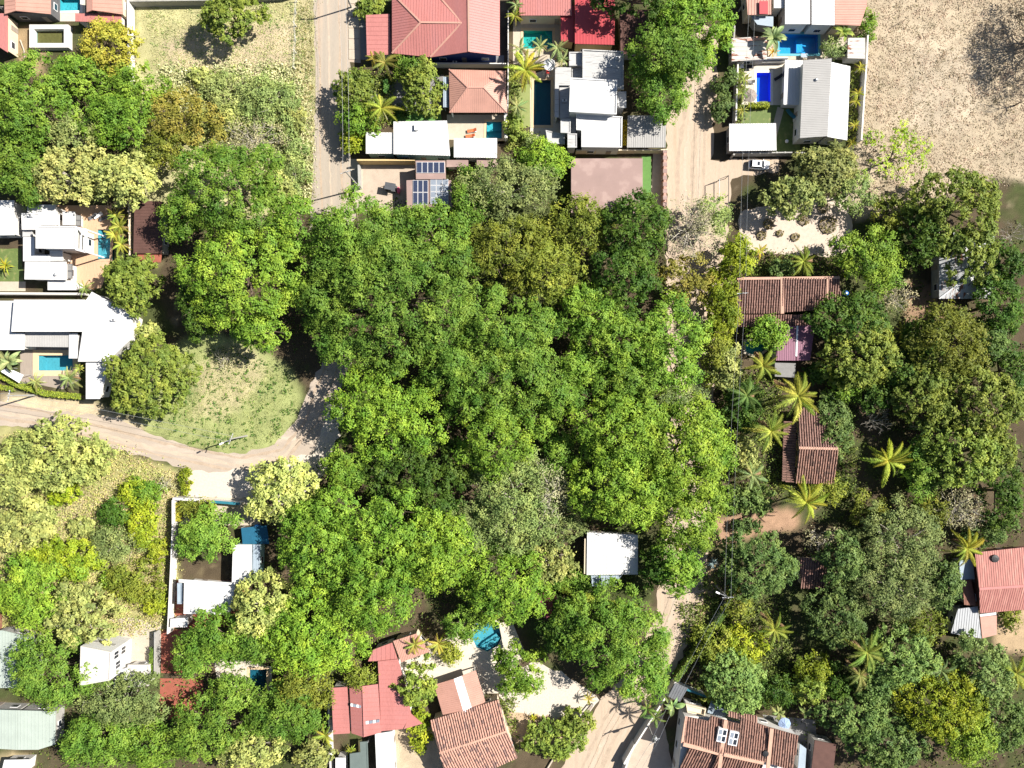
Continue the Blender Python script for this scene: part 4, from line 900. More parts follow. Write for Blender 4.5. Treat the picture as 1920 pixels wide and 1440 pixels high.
tiles(H, [q3(1469, 790, 2.4), q3(1494, 790, 3.0), q3(1490, 904, 3.0), q3(1466, 902, 2.4)], TILE2)
ridge_bar(H, q3(1498, 839.5, zr), q3(1571, 841.5, zr), RIDGE, .5, .2); walls(H, PX([(1498, 767), (1567, 767), (1562, 905), (1494, 903)], 3.2), lambda x, y: 2.7, CREAM, .4)
H = house('red tiled roof nearly hidden in shade below the golden palm', [(1500, 1045), (1555, 1100)])
tiles(H, [q3(1500, 1045, 3.6), q3(1556, 1048, 3.6), q3(1556, 1105, 3.0), q3(1502, 1103, 3.0)], TILE2); walls(H, PX([(1502, 1047), (1554, 1050), (1554, 1103), (1504, 1101)], 3.0), lambda x, y: 2.5, CREAM, .3)
H = house('white shed roof dappled with shade under the central tree', [(1102, 998), (1196, 1078)], 'shed', 'shed')
block(H, [(1101, 998), (1196, 1003), (1196, 1077), (1100, 1078)], 3.6, WHITE, OFFW, .0, rib=.6, rdir=(0, 1)); block(H, [(1108, 1079), (1166, 1079), (1151, 1099), (1110, 1099)], 2.9, BGREY, None, rib=.5, rdir=(0, 1)); block(H, [(1096, 1010), (1099.5, 1010), (1098.5, 1076), (1095, 1076)], 3.3, CREAM, None)
posts(H, [(1111, 1096), (1149, 1096)], 2.9)
H = house('faded red barn roof at the right edge', [(1828, 1025), (1920, 1150)], 'barn', 'barn')
ze, zr = 4.0, 5.4
slab(H, [q3(1828, 1036, ze), q3(1960, 1022, ze), q3(1960, 1096, zr), q3(1836, 1104, zr)], BARN, .12, .45, rdir=(.05, 1)); slab(H, [q3(1836, 1104.5, zr), q3(1960, 1096.5, zr), q3(1960, 1140, ze), q3(1838, 1150, ze)], BARN, .12, .45, rdir=(.05, 1))
ridge_bar(H, q3(1836, 1104, zr), q3(1960, 1096, zr), PINK, .5, .12); walls(H, PX([(1831, 1038), (1958, 1028), (1958, 1138), (1840, 1146)], ze), lambda x, y: ze - .25, BRICK, .3)
g = MB(); c = q3(1865, 1047, 4.4); g.lathe((c.x, c.y, 4.2), [(.75, 0), (.75, .45), (.3, .5)], 12); g.build('roof_vent', BLACK, H)
H = house('grey sheet roof below the faded red barn', [(1783, 1137), (1840, 1197)], 'shed', 'shed')
block(H, [(1796, 1142), (1833, 1137), (1840, 1197), (1783, 1188)], 3.0, mat('pale_zinc_roof', (.38, .39, .41), var=.1), GREYW, rib=.5, rdir=(.1, 1))
H = house('brown brick strip roof left of the faded red barn', [(1805, 1087), (1830, 1137)], 'shed', 'shed')
block(H, [(1805, 1089), (1821, 1088), (1831, 1136), (1808, 1134)], 3.2, BRICK, GREYW, rib=.6)
H = house('pale blue flat roof left of the faded red barn', [(1798, 1050), (1826, 1088)], 'shed', 'shed')
block(H, [(1799, 1051), (1824, 1048), (1828, 1086), (1800, 1087)], 3.0, BGREY, GREYW)
H = house('low pink slab roof below the faded red barn', [(1837, 1155), (1869, 1197)], 'shed', 'shed')
block(H, [(1838, 1157), (1869, 1154), (1869, 1190), (1842, 1197)], 2.6, SALM, GREYW); block(H, [(1837, 1152), (1868, 1148), (1868, 1153), (1838, 1156.5)], 2.8, WHITE, None)
# ------------------------------------------------------------------ trees
KINDS = {  # colour, leaf m, lobe radius m, sub-clumps, leaves per sub-clump, sub-clump spread
 'rich':  dict(c=(.128, .222, .027), leaf=0.38, lobe=2.0, sub=2.6, nl=9, sp=.27),
 'lime':  dict(c=(.188, .298, .030), leaf=0.40, lobe=1.8, sub=2.6, nl=8, sp=.27),
 'bright': dict(c=(.150, .258, .027), leaf=0.40, lobe=1.6, sub=2.7, nl=8, sp=.25),
 'dark':  dict(c=(.062, .118, .014), leaf=0.42, lobe=1.4, sub=2.7, nl=7, sp=.22),
 'grey':  dict(c=(.205, .262, .080), leaf=0.36, lobe=1.5, sub=2.3, nl=7, sp=.33),
 'olive': dict(c=(.165, .190, .025), leaf=0.38, lobe=1.5, sub=2.3, nl=7, sp=.30),
 'pale':  dict(c=(.350, .385, .110), leaf=0.55, lobe=1.15, sub=2.4, nl=7, sp=.24),
 'mango': dict(c=(.165, .215, .035), leaf=0.48, lobe=.95, sub=2.9, nl=8, sp=.19),
 'yellow': dict(c=(.310, .385, .026), leaf=0.42, lobe=1.2, sub=2.5, nl=8, sp=.25),
 'flower': dict(c=(.400, .365, .050), leaf=0.42, lobe=1.3, sub=2.5, nl=7, sp=.27),
 'pinkfl': dict(c=(.50, .17, .21), leaf=0.36, lobe=.9, sub=2.6, nl=8, sp=.25),
 'blue':  dict(c=(.100, .155, .038), leaf=0.44, lobe=1.05, sub=2.8, nl=8, sp=.21),
 'dry':   dict(c=(.340, .325, .175), leaf=0.32, lobe=1.4, sub=1.6, nl=5, sp=.38, open=1),
 'brown': dict(c=(.240, .215, .038), leaf=0.38, lobe=1.35, sub=2.1, nl=7, sp=.30),
 'twig':  dict(c=(.120, .100, .062), leaf=0.32, lobe=1.5, sub=2.4, nl=8, sp=.42, open=1),
 'sparse': dict(c=(.290, .390, .034), leaf=0.42, lobe=1.1, sub=1.9, nl=7, sp=.24, open=1),
}
NLEAF = [0]
def leaf_quads(p, nrm, s, rng, asp=.62):
    n = len(p); r = rng.normal(size=(n, 3)); t1 = np.cross(nrm, r); t1 /= np.linalg.norm(t1, axis=1, keepdims=True) + 1e-9; t2 = np.cross(nrm, t1)
    s = s[:, None]; V = np.empty((n, 4, 3)); V[:, 0] = p + t1 * s * .5; V[:, 1] = p + t2 * s * .5 * asp; V[:, 2] = p - t1 * s * .5; V[:, 3] = p - t2 * s * .5 * asp
    V[:, 0] -= nrm * s * .10; V[:, 2] -= nrm * s * .10
    return V.reshape(-1, 3), np.arange(4 * n).reshape(n, 4)
def crown_parts(rx, ry, h, K, seed, dome=.34, gap=0.0):
    rng = np.random.default_rng(seed); rm = min(rx, ry); lr = min(K['lobe'], .42 * rm + .12)
    n = int(max(5, 1.62 * rx * ry / (lr * lr))); amp = rng.normal(0, .06, 5); ph = rng.random(5) * 6.28
    pts = []
    for _ in range(n):
        best = None; bd = -1
        for _ in range(7):
            a = rng.random() * 6.2832; r = math.sqrt(rng.random()); q = (r * math.cos(a), r * math.sin(a))
            d = min(((q[0] - o[0]) ** 2 + (q[1] - o[1]) ** 2 for o in pts), default=9)
            if d > bd: bd = d; best = q
        pts.append(best)
    u = np.array(pts); th = np.arctan2(u[:, 1], u[:, 0]); R = 1 + sum(amp[i] * np.cos((i + 2) * th + ph[i]) for i in range(5)); rr = np.hypot(u[:, 0], u[:, 1])
    lrs = lr * rng.uniform(.65, 1.3, n)
    c = np.stack([u[:, 0] * R * np.maximum(rx - lr * .85, rx * .3), u[:, 1] * R * np.maximum(ry - lr * .85, ry * .3), h - lrs * .75 - dome * h * rr ** 2.2 - np.abs(rng.normal(0, .075 * h, n))], 1)
    if gap: k = rng.random(n) > gap; c = c[k]; lrs = lrs[k]; n = len(c)
    ns = np.maximum(4, (K['sub'] * (lrs / .55) ** 2).astype(int)); L = np.repeat(np.arange(n), ns); m = len(L)
    z = rng.uniform(-.08, 1, m) ; z = np.sign(z) * np.abs(z) ** .8; a = rng.random(m) * 6.2832; q = np.sqrt(np.maximum(0, 1 - z * z)); dr = np.stack([q * np.cos(a), q * np.sin(a), z], 1)
    sp = c[L] + dr * (lrs[L] * rng.uniform(.72, 1.08, m))[:, None] * np.array([1, 1, .8])
    nl = K['nl']; I = np.repeat(np.arange(m), nl); N = len(I)
    p = sp[I] + rng.normal(size=(N, 3)) * K['sp'] * np.array([1, 1, .6])
    nrm = dr[I] * .85 + np.array([0, 0, .42]) + rng.normal(size=(N, 3)) * .26; nrm /= np.linalg.norm(nrm, axis=1, keepdims=True)
    s = K['leaf'] * rng.uniform(.65, 1.3, N)
    var = np.clip(.5 + (rng.random(n) - .5)[L][I] * .45 + (rng.random(m) - .5)[I] * .45 + (rng.random(N) - .5) * .25, 0, 1)
    if not K.get('open'):      # inner leaves: bigger, sparser, inside the lobes
        ni = np.maximum(5, (5.5 * lrs ** 2).astype(int)); J = np.repeat(np.arange(n), ni); M = len(J); d2 = rng.normal(size=(M, 3)); d2 /= np.linalg.norm(d2, axis=1, keepdims=True)
        p = np.concatenate([p, c[J] + d2 * (lrs[J] * rng.uniform(.2, .72, M))[:, None] * np.array([1, 1, .7]) - np.array([0, 0, .25])]); n3 = rng.normal(size=(M, 3)) * .4 + np.array([0, 0, 1.0]); n3 /= np.linalg.norm(n3, axis=1, keepdims=True)
        nrm = np.concatenate([nrm, n3]); s = np.concatenate([s, rng.uniform(.8, 1.25, M)]); var = np.concatenate([var, rng.uniform(.25, .6, M)]); N += M
    p[:, 2] = np.maximum(p[:, 2], .1)
    V, Q = leaf_quads(p, nrm, s, rng); NLEAF[0] += N
    return V, Q, var, c, lrs
def trunk_mesh(base, h, lobes, lrs, rng, dry=False, small=False):
    g = MB(); r0 = max(.08, .026 * h); fork = h * rng.uniform(.28, .42); lx, ly = rng.normal(0, .02 * h, 2)
    f = Vector((lx, ly, fork)); g.tube([(0, 0, -.05), (lx * .4, ly * .4, fork * .5), f], [r0 * 1.25, r0, r0 * .8], 7)
    k = min(len(lobes), 24 if dry else (6 if small else 11)); ids = rng.choice(len(lobes), k, replace=False)
    for i in ids:
        e = Vector(lobes[i]); e.z += lrs[i] * (.75 if dry else .15); m_ = f.lerp(e, .5) + Vector((rng.normal(0, .04 * h), rng.normal(0, .04 * h), .06 * h))
        g.tube([f, m_, e], [r0 * .55, r0 * .32, .03], 5)
        for _ in range(3 if dry else 1):
            t_ = rng.uniform(.35, .95); s_ = m_.lerp(e, t_); v = Vector(rng.normal(0, 1, 3)); v.z = abs(v.z) * (.8 if dry else .4) + .2; v.normalize()
            L_ = lrs[i] * rng.uniform(.6, 1.3); s2 = s_ + v * L_ * .6; g.tube([s_, s2, s2 + (v + Vector(rng.normal(0, .4, 3))) * L_ * .5], [r0 * .16 + .015, .03, .015], 4)
    return g
def tree(px, py, rx, ry, h, kind, label, cat='tree', name=None, tint=1.0, gap=0.0, dome=.34, group=None):
    if h > 6: h *= 1.18
    K = KINDS[kind]; hh = h * .86; k = S * (CAM_H - hh) / CAM_H; x, y = P(px, py, hh); seed = int(px * 7919 + py * 104729) % 1000003
    nm = name or ('bush' if h < 3.6 else 'tree'); cat = 'bush' if nm == 'bush' and cat == 'tree' else cat
    t = empty(nm, label, cat, (x, y, 0), group); rng = np.random.default_rng(seed + 1)
    V, Q, var, lobes, lrs = crown_parts(rx * k * 1.07, ry * k * 1.07, h, K, seed, dome, gap)
    me = np_mesh('crown', V, Q, var); me.materials.append(LEAF); o = link('crown', me, t); j = rng.normal(1, .02, 3) * rng.normal(1, .05)
    o.color = (*[min(.9, K['c'][i] * tint * j[i]) for i in range(3)], 1)
    g = trunk_mesh((0, 0, 0), h, lobes, lrs, rng, kind == 'dry', h < 6)
    me = bpy.data.meshes.new('trunk'); me.from_pydata(g.v, [], g.f); me.materials.append(BARKP if kind in ('dry', 'grey', 'pale') else BARK); link('trunk', me, t)
    return t
T = tree
# --- upper left
T(30, 175, 85, 95, 11, 'bright', 'bright green tree filling the upper left edge')
T(18, 305, 55, 75, 10, 'rich', 'green tree at the left edge above the plain white roof')
T(190, 75, 52, 55, 8, 'flower', 'yellow orange flowering tree beside the white boundary wall', tint=1.0)
T(135, 130, 55, 48, 8, 'bright', 'green tree left of the yellow orange flowering tree')
T(245, 150, 52, 55, 8, 'lime', 'light green tree overhanging the white boundary wall')
T(205, 215, 72, 62, 9, 'bright', 'broad green tree below the yellow orange flowering tree')
T(120, 245, 62, 48, 8, 'grey', 'grey green tree with bare branches in the upper left wood', gap=.1)
T(115, 320, 80, 58, 9, 'pale', 'pale yellow green tree above the stepped white house')
T(215, 330, 72, 55, 9, 'pale', 'pale yellow green tree above the dark brown shaded roof', tint=.92)
T(330, 215, 68, 62, 8, 'brown', 'brownish olive tree in the upper left wood')
T(300, 270, 55, 50, 7, 'olive', 'olive tree tucked between the pale trees and the rich green one')
T(425, 20, 62, 48, 8.5, 'mango', 'dense dark tree casting a black shadow on the top lot')
T(430, 165, 75, 42, 4.5, 'grey', 'low pale scrubby tree on the grassy top lot', tint=1.25, gap=.15)
T(500, 190, 70, 60, 5.5, 'grey', 'grey green feathery tree beside the concrete lane', tint=1.15, gap=.12)
T(470, 260, 60, 50, 6, 'dry', 'bare branched grey tree in the middle of the top lot')
T(545, 300, 40, 60, 5, 'grey', 'grey green bushy tree along the edge of the concrete lane', tint=1.1, gap=.1)
T(410, 345, 118, 98, 15, 'rich', 'large rich green tree right of the dark brown shaded roof')
T(318, 395, 45, 48, 12, 'rich', 'green tree leaning over the dark brown shaded roof')
T(440, 510, 128, 102, 15, 'lime', 'large yellow green tree left of the tallest central crown')
T(545, 420, 55, 62, 11, 'bright', 'green tree filling the corner below the concrete lane')
T(360, 580, 45, 50, 10, 'dark', 'dark green tree in the shade beside the round mango tree')
T(235, 530, 54, 58, 8, 'mango', 'dense round tree beside the timber deck pool')
T(270, 708, 86, 76, 8.5, 'mango', 'broad dense tree beside the lawn and lane', tint=1.1)
T(265, 625, 34, 26, 3, 'pale', 'pale bush at the corner of the sprawling white roof')
T(420, 670, 20, 22, 2.2, 'dry', 'grey dead bush on the lawn')
# --- central forest
T(650, 440, 92, 82, 14, 'rich', 'green crown at the top of the central grove above the others', tint=1.08)
T(735, 545, 165, 145, 16.5, 'rich', 'largest green crown at the heart of the grove', tint=1.05)
T(600, 560, 62, 72, 13, 'rich', 'green crown on the left flank of the largest crown')
T(800, 430, 82, 68, 14, 'rich', 'green crown below the solar roofs')
T(640, 650, 60, 55, 12, 'rich', 'green crown hanging over the curve of the lane')
T(940, 620, 112, 92, 14.5, 'rich', 'green crown right of the largest crown')
T(960, 710, 115, 82, 14, 'rich', 'green crown at the middle right of the grove', tint=.98)
T(840, 680, 70, 60, 13.5, 'rich', 'green crown between the largest and the middle right crown', tint=.95)
T(722, 775, 120, 92, 13, 'lime', 'yellow green crown beside the shaded lane', tint=.92)
T(925, 825, 82, 82, 13, 'lime', 'yellow green crown above the dark glossy tree', tint=.95)
T(775, 880, 108, 78, 9.5, 'dark', 'dark glossy tree with winding gaps in the grove')
T(640, 880, 45, 55, 9, 'bright', 'light tipped tree beside the gravel apron')
T(965, 950, 95, 100, 11, 'grey', 'grey green tree with silvery leaves in the lower grove', tint=.95)
T(1030, 930, 45, 75, 9.5, 'dry', 'dry bare branched tree in the lower grove')
T(600, 1020, 98, 92, 13, 'bright', 'green crown right of the pale leaved tree')
T(720, 1030, 118, 102, 14, 'bright', 'green crown above the pink house')
T(815, 1040, 72, 88, 14, 'lime', 'yellow crown at the right of the lower grove')
T(690, 1130, 88, 72, 12.5, 'bright', 'green crown above the yellow one by the pink roof', tint=1.05)
T(945, 1110, 85, 80, 11, 'bright', 'green crown above the octagonal pool')
T(1035, 1060, 52, 40, 6, 'pale', 'pale feathery tree left of the dappled white shed', tint=.9)
T(580, 1200, 118, 88, 11, 'lime', 'pale yellow green crown left of the pink house', tint=1.05)
T(480, 1150, 62, 75, 9, 'pale', 'pale leaved tree leaning over the lower left white roof')
T(675, 1275, 45, 32, 6, 'olive', 'olive tree spilling onto the pink roof', tint=1.2)
T(870, 1180, 50, 42, 8, 'rich', 'green tree above the small palms by the octagonal pool')
T(1170, 815, 95, 82, 14, 'lime', 'upper left crown of the bright tree beside the power line', tint=.9)
T(1280, 860, 100, 118, 14.5, 'lime', 'brightest yellow green crown beside the power line')
T(1180, 915, 115, 85, 14, 'lime', 'lower left crown of the bright tree above the white shed', tint=.95)
T(1300, 965, 78, 85, 13, 'lime', 'lower right crown of the bright tree beside the dirt clearing')
T(1278, 1072, 52, 56, 10, 'bright', 'green tree below the bright crown at the dirt road')
T(1232, 1072, 32, 42, 8, 'dark', 'dark tree right of the dappled white shed')
T(1160, 640, 88, 82, 12, 'bright', 'green crown right of the grove centre', tint=1.02)
T(1260, 650, 80, 92, 12, 'bright', 'light flecked crown beside the power line', tint=1.1)
T(1100, 580, 72, 62, 12, 'bright', 'green crown below the olive trees')
T(1180, 715, 90, 52, 11, 'rich', 'green crown above the bright tree')
T(1260, 745, 72, 42, 9, 'grey', 'grey green crown between the bright trees')
T(950, 350, 98, 66, 10, 'grey', 'grey green tree over the garden behind the long white house', tint=.9)
T(1020, 300, 52, 52, 6.5, 'lime', 'yellow green tree below the stepped white house')
T(880, 370, 42, 52, 9, 'rich', 'green tree right of the pale solar panels')
T(1085, 415, 68, 62, 10, 'olive', 'olive green tree below the plain mauve roof', tint=1.1)
T(950, 465, 92, 72, 12, 'olive', 'olive green crown above the middle of the grove')
T(1030, 505, 72, 62, 12, 'olive', 'olive crown next to the darkest tree', tint=1.12)
T(1195, 415, 70, 66, 12, 'dark', 'dark green tree over the right corner of the mauve roof')
T(1175, 515, 72, 68, 12, 'dark', 'darkest green crown in the grove')
T(1300, 420, 62, 66, 9, 'dry', 'pale dry tree at the end of the dirt road')
T(1345, 400, 40, 45, 7, 'grey', 'grey green tree over the wire gate', tint=1.15, gap=.1)
T(1290, 520, 55, 52, 7.5, 'brown', 'thin brownish tree below the pale dry tree', gap=.3)
T(1390, 480, 38, 48, 7, 'yellow', 'yellowish tree under the power line above the clay tile roof', tint=.75)
T(1360, 570, 38, 78, 6.5, 'yellow', 'yellow green shrubby tree left of the clay tile roof', tint=.6)
T(1350, 660, 32, 62, 6, 'olive', 'olive shrubby tree under the power line', tint=1.1)
T(1050, 850, 34, 46, 8, 'rich', 'small green tree in the gap of the grove')
# --- top centre and right
T(662, 165, 44, 48, 6.5, 'mango', 'round tree on the lane side of the grey patio', tint=.95)
T(668, 215, 42, 42, 6.5, 'bright', 'green tree below the round tree by the lane', tint=.85)
T(660, 255, 32, 34, 5, 'yellow', 'yellowish tree beside the long white house', tint=.62)
T(790, 160, 42, 52, 6.5, 'mango', 'dense tree left of the salmon pavilion', tint=1.05)
T(765, 120, 34, 28, 6, 'rich', 'green tree at the corner of the large pink roof')
T(692, 6, 34, 24, 4, 'mango', 'bush at the top edge left of the large pink roof')
T(750, 205, 16, 16, 2.2, 'dark', 'small dark bush on the grey patio')
T(1310, 20, 88, 62, 11, 'bright', 'bright green street tree at the top edge')
T(1255, 88, 75, 62, 14, 'rich', 'green street tree right of the dark brown roof')
T(1245, 160, 58, 56, 10.5, 'rich', 'green street tree above the grey carport', tint=1.1)
T(1200, -35, 75, 50, 14, 'dark', 'dark tree at the top edge shading the crimson roof')
T(1315, 90, 40, 30, 8, 'lime', 'yellow green outer branches of the street tree')
T(1355, 185, 22, 42, 4.5, 'blue', 'dark shrub along the street wall by the cobalt pool')
T(1375, 140, 18, 22, 4.5, 'blue', 'dark shrub at the corner of the rusty white shed')
T(1630, 42, 22, 32, 3.4, 'bright', 'bright vine bush at the edge of the dry field', tint=.8)
T(1568, 82, 26, 26, 4.5, 'grey', 'grey green round tree right of the azure pool', tint=1.0)
T(1498, 362, 58, 42, 8, 'pale', 'pale grey green tree below the parked car', tint=.72)
T(1560, 312, 68, 52, 8, 'pale', 'grey green tree below the large white house', tint=.62)
T(1612, 350, 42, 42, 7.5, 'grey', 'feathery grey green tree at the corner of the dry field', tint=1.15, gap=.1)
T(1690, 285, 62, 60, 7, 'sparse', 'thin lime tree with open branches on the dry field', gap=.34)
T(1810, 385, 92, 80, 11, 'mango', 'dark tree with leaf gaps over the rust streaked roof', tint=.9, gap=.12)
T(1835, 470, 62, 55, 10, 'mango', 'dark tree right of the rust streaked roof', tint=.92, gap=.15)
T(1745, 440, 48, 62, 9, 'dark', 'dark shaded tree left of the rust streaked roof', gap=.1)
T(1645, 480, 72, 66, 9.5, 'lime', 'yellow green tree right of the sand yard', tint=.85)
T(1680, 395, 50, 42, 7, 'olive', 'olive thorny tree at the bottom of the dry field', gap=.15)
T(1605, 600, 78, 58, 9, 'dark', 'dark green tree right of the purple roof', tint=1.2)
T(1625, 660, 76, 72, 9, 'mango', 'flecked green tree below the dark one by the purple roof', tint=1.05)
T(1690, 560, 42, 34, 6, 'dry', 'dry grey tree by the bare soil patch')
T(1450, 620, 42, 34, 6.5, 'bright', 'green tree between clay tile roof and purple roof')
T(1370, 690, 32, 52, 6, 'pale', 'pale tree under the wires beside the green pool', tint=.75)
T(1890, 570, 56, 66, 9, 'dark', 'dark tree at the right edge below the rust streaked roof', tint=1.1)
T(1800, 650, 82, 82, 11, 'olive', 'olive green crown in the right wood', tint=1.0)
T(1750, 740, 62, 66, 10, 'mango', 'dark olive crown in the right wood', tint=.85)
T(1860, 760, 82, 78, 11.5, 'mango', 'large lumpy crown near the right edge')
T(1825, 850, 85, 72, 11, 'mango', 'rounded lumpy crown above the grey dry tree', tint=1.15)
T(1910, 700, 45, 66, 9, 'dark', 'dark crown at the right edge beside the lumpy crown')
T(1895, 930, 45, 75, 9, 'dark', 'dark crown at the right edge above the barn', tint=1.1)
T(1735, 880, 46, 66, 8, 'rich', 'green tree right of the golden green palm')
T(1810, 955, 58, 48, 7.5, 'dry', 'grey dry tree left of the dark crown above the barn')
T(1700, 1020, 92, 78, 10, 'grey', 'grey green crown below the golden palm clearing', tint=.8)
T(1690, 1110, 92, 66, 9.5, 'grey', 'grey flecked crown in the lower right wood', tint=.82)
T(1780, 1100, 40, 52, 8, 'blue', 'dark tree left of the grey sheet roof')
T(1430, 1065, 72, 70, 9.5, 'blue', 'bluish dark round tree below the dirt clearing', tint=1.15)
T(1415, 940, 45, 30, 5, 'blue', 'low dark bushy tree beside the brown dirt clearing', tint=1.3)
T(1395, 760, 42, 50, 6, 'dark', 'dark garden tree left of the golden palms')
T(1570, 800, 38, 66, 6, 'blue', 'dark shrubby tree right of the long clay tile roof')
T(1590, 730, 42, 34, 6, 'bright', 'green tree above the leafless branches', tint=.9)
T(1560, 920, 46, 30, 4.5, 'olive', 'yellowish shrub below the long clay tile roof', tint=1.3)
T(1400, 855, 32, 40, 5, 'pale', 'pale shrub tree left of the long clay tile roof', tint=.8)
T(1640, 960, 42, 34, 6, 'olive', 'olive tree in front of the lower right clearing')
# --- bottom
T(1145, 1195, 112, 92, 11, 'rich', 'large green tree beside the lower dirt road', tint=1.12)
T(1065, 1190, 50, 62, 9, 'dark', 'dark green tree left of the large tree by the lower road', tint=1.2)
T(1195, 1270, 72, 62, 9, 'rich', 'green branches drooping over the lower dirt road', tint=1.2)
T(1080, 1090, 72, 26, 4, 'rich', 'long green hedge tree above the large lower tree', tint=1.1)
T(1028, 1135, 24, 24, 4, 'pinkfl', 'pink flowering bougainvillea bush')
T(975, 1265, 52, 56, 7, 'bright', 'round green tree beside the gravel drive', tint=.95)
T(778, 1293, 38, 46, 6.5, 'mango', 'round bright tree beside the pink roof', tint=1.35)
T(785, 1375, 28, 45, 4, 'yellow', 'yellow green shrub left of the pale clay tile house', tint=.8)
T(840, 1225, 30, 26, 3.4, 'olive', 'mixed yellow brown shrub beside the patio', tint=1.5)
T(1045, 1390, 62, 42, 5, 'mango', 'green shrub mass below the gravel drive', tint=1.2)
T(1085, 1360, 34, 28, 5, 'mango', 'green shrub beside the small gate', tint=1.15)
T(1385, 1290, 58, 62, 7.5, 'blue', 'grey green round tree above the big clay tile house', tint=1.8)
T(1350, 1220, 52, 50, 6, 'olive', 'olive yellow tree right of the street wall', tint=1.4)
T(1400, 1215, 46, 40, 6, 'yellow', 'yellow tree right of the street wall', tint=.8)
T(1390, 1135, 34, 40, 6, 'olive', 'olive tree behind the lamp pole', tint=1.2)
T(1530, 1260, 38, 36, 6, 'yellow', 'yellow flecked tree in the lower right wood', tint=.55)
T(1525, 1300, 34, 34, 6, 'mango', 'small grey tree in the lower right wood', tint=1.3)
T(1580, 1160, 60, 62, 8, 'blue', 'dark tree among palms in the lower right wood')
T(1700, 1240, 78, 62, 8.5, 'blue', 'mixed green tree right of the tall palm', tint=1.6)
T(1780, 1330, 88, 72, 9, 'yellow', 'bright yellow green tree near the bottom right corner', tint=.72)
T(1830, 1400, 62, 55, 8.5, 'lime', 'yellow green lower crown near the bottom right corner', tint=.95)
T(1620, 1360, 66, 48, 8, 'blue', 'dark green tree right of the big clay tile house', tint=1.2)
T(1680, 1410, 72, 52, 8.5, 'blue', 'dark green tree at the bottom edge left of the yellow tree', tint=1.1)
T(1860, 1270, 58, 72, 8, 'blue', 'dark mixed tree at the lower right edge', tint=1.4)
T(1900, 1370, 45, 50, 7, 'blue', 'dark tree at the bottom right corner')
T(1575, 1290, 35, 40, 6, 'dark', 'dark shaded tree right of the blue parasol')
T(1470, 1300, 50, 34, 5, 'dark', 'dark bushy tree above the blue parasol')
# --- lower left
T(85, 855, 108, 68, 8, 'pale', 'pale yellow tree below the lane at the left', tint=.95)
T(20, 900, 60, 60, 7, 'pale', 'pale yellow tree cut by the left edge below the lane', tint=.88)
T(112, 928, 36, 28, 4, 'yellow', 'bright yellow shrub in the left scrub')
T(262, 930, 40, 30, 3.5, 'bright', 'green bush below the lane verge', tint=1.0)
T(240, 925, 30, 26, 4, 'yellow', 'yellow green shrub above the small dark tree', tint=.85)
T(205, 965, 32, 38, 4.5, 'dark', 'small dark tree in the left scrub', tint=1.1)
T(262, 985, 34, 45, 4.5, 'yellow', 'yellow shrub right of the small dark tree', tint=.85)
T(205, 1025, 48, 40, 4.5, 'grey', 'grey green shrubby tree in the left scrub')
T(105, 1055, 78, 42, 6, 'yellow', 'wide yellow green tree in the left scrub', tint=.8)
T(30, 1000, 55, 50, 5, 'pale', 'pale dry shrub tree at the left edge', tint=.9, gap=.15)
T(45, 1120, 90, 72, 8, 'lime', 'yellow green tree above the pale green roof', tint=1.0)
T(140, 1160, 68, 62, 8, 'pale', 'pale yellow tree left of the tall white house', tint=.9)
T(245, 1100, 62, 45, 4.5, 'olive', 'olive scrub tree beside the compound wall', tint=1.2, gap=.1)
T(380, 1010, 62, 58, 7, 'rich', 'green feathery tree inside the compound wall', tint=1.25, gap=.1)
T(360, 960, 36, 30, 4, 'olive', 'olive shrub behind the white gate wall', tint=1.3)
T(345, 905, 16, 28, 2.5, 'yellow', 'yellow green shrub at the gate corner', tint=.7)
T(522, 925, 72, 68, 8.5, 'pale', 'pale leaved tree beside the gravel apron', tint=1.12)
T(85, 1270, 102, 72, 9, 'rich', 'green tree covering the pale green roofs', tint=1.15)
T(215, 1330, 85, 56, 8.5, 'grey', 'grey green tree below the tall white house', tint=.85)
T(170, 1400, 82, 60, 8.5, 'rich', 'green tree at the bottom left beside the pale green roof', tint=1.05)
T(270, 1410, 70, 50, 8, 'bright', 'yellowish green tree at the bottom left', tint=.95)
T(405, 1205, 78, 58, 9, 'rich', 'green tree right of the red terrace', tint=1.1)
T(345, 1240, 36, 46, 8, 'rich', 'green tree hanging over the red terrace', tint=1.15)
T(480, 1215, 60, 45, 9, 'rich', 'green tree above the dark teal pool')
T(560, 1300, 58, 60, 8, 'olive', 'olive green tree left of the pink roof', tint=1.1)
T(530, 1350, 78, 62, 8.5, 'rich', 'green tree at the bottom left of the pink house', tint=.95)
T(380, 1380, 88, 68, 9, 'rich', 'green tree at the bottom edge below the red terrace', tint=1.05)
T(460, 1420, 68, 42, 8, 'pale', 'pale tree at the bottom edge', tint=.85)
T(425, 1310, 52, 42, 8, 'rich', 'green tree below the dark teal pool gravel')
T(585, 1425, 40, 30, 6, 'pale', 'pale shrub tree at the bottom edge left of the lot wall', tint=.75)
T(880, 330, 30, 25, 5, 'rich', 'small green tree beside the low mauve strip')
T(1000, 265, 22, 18, 3.4, 'grey', 'grey bush below the long teal pool')
T(965, 235, 22, 30, 4, 'mango', 'bush at the foot of the olive lawn')
T(1470, 505, 26, 22, 4, 'blue', 'dark bush left of the garden palm', tint=1.2)

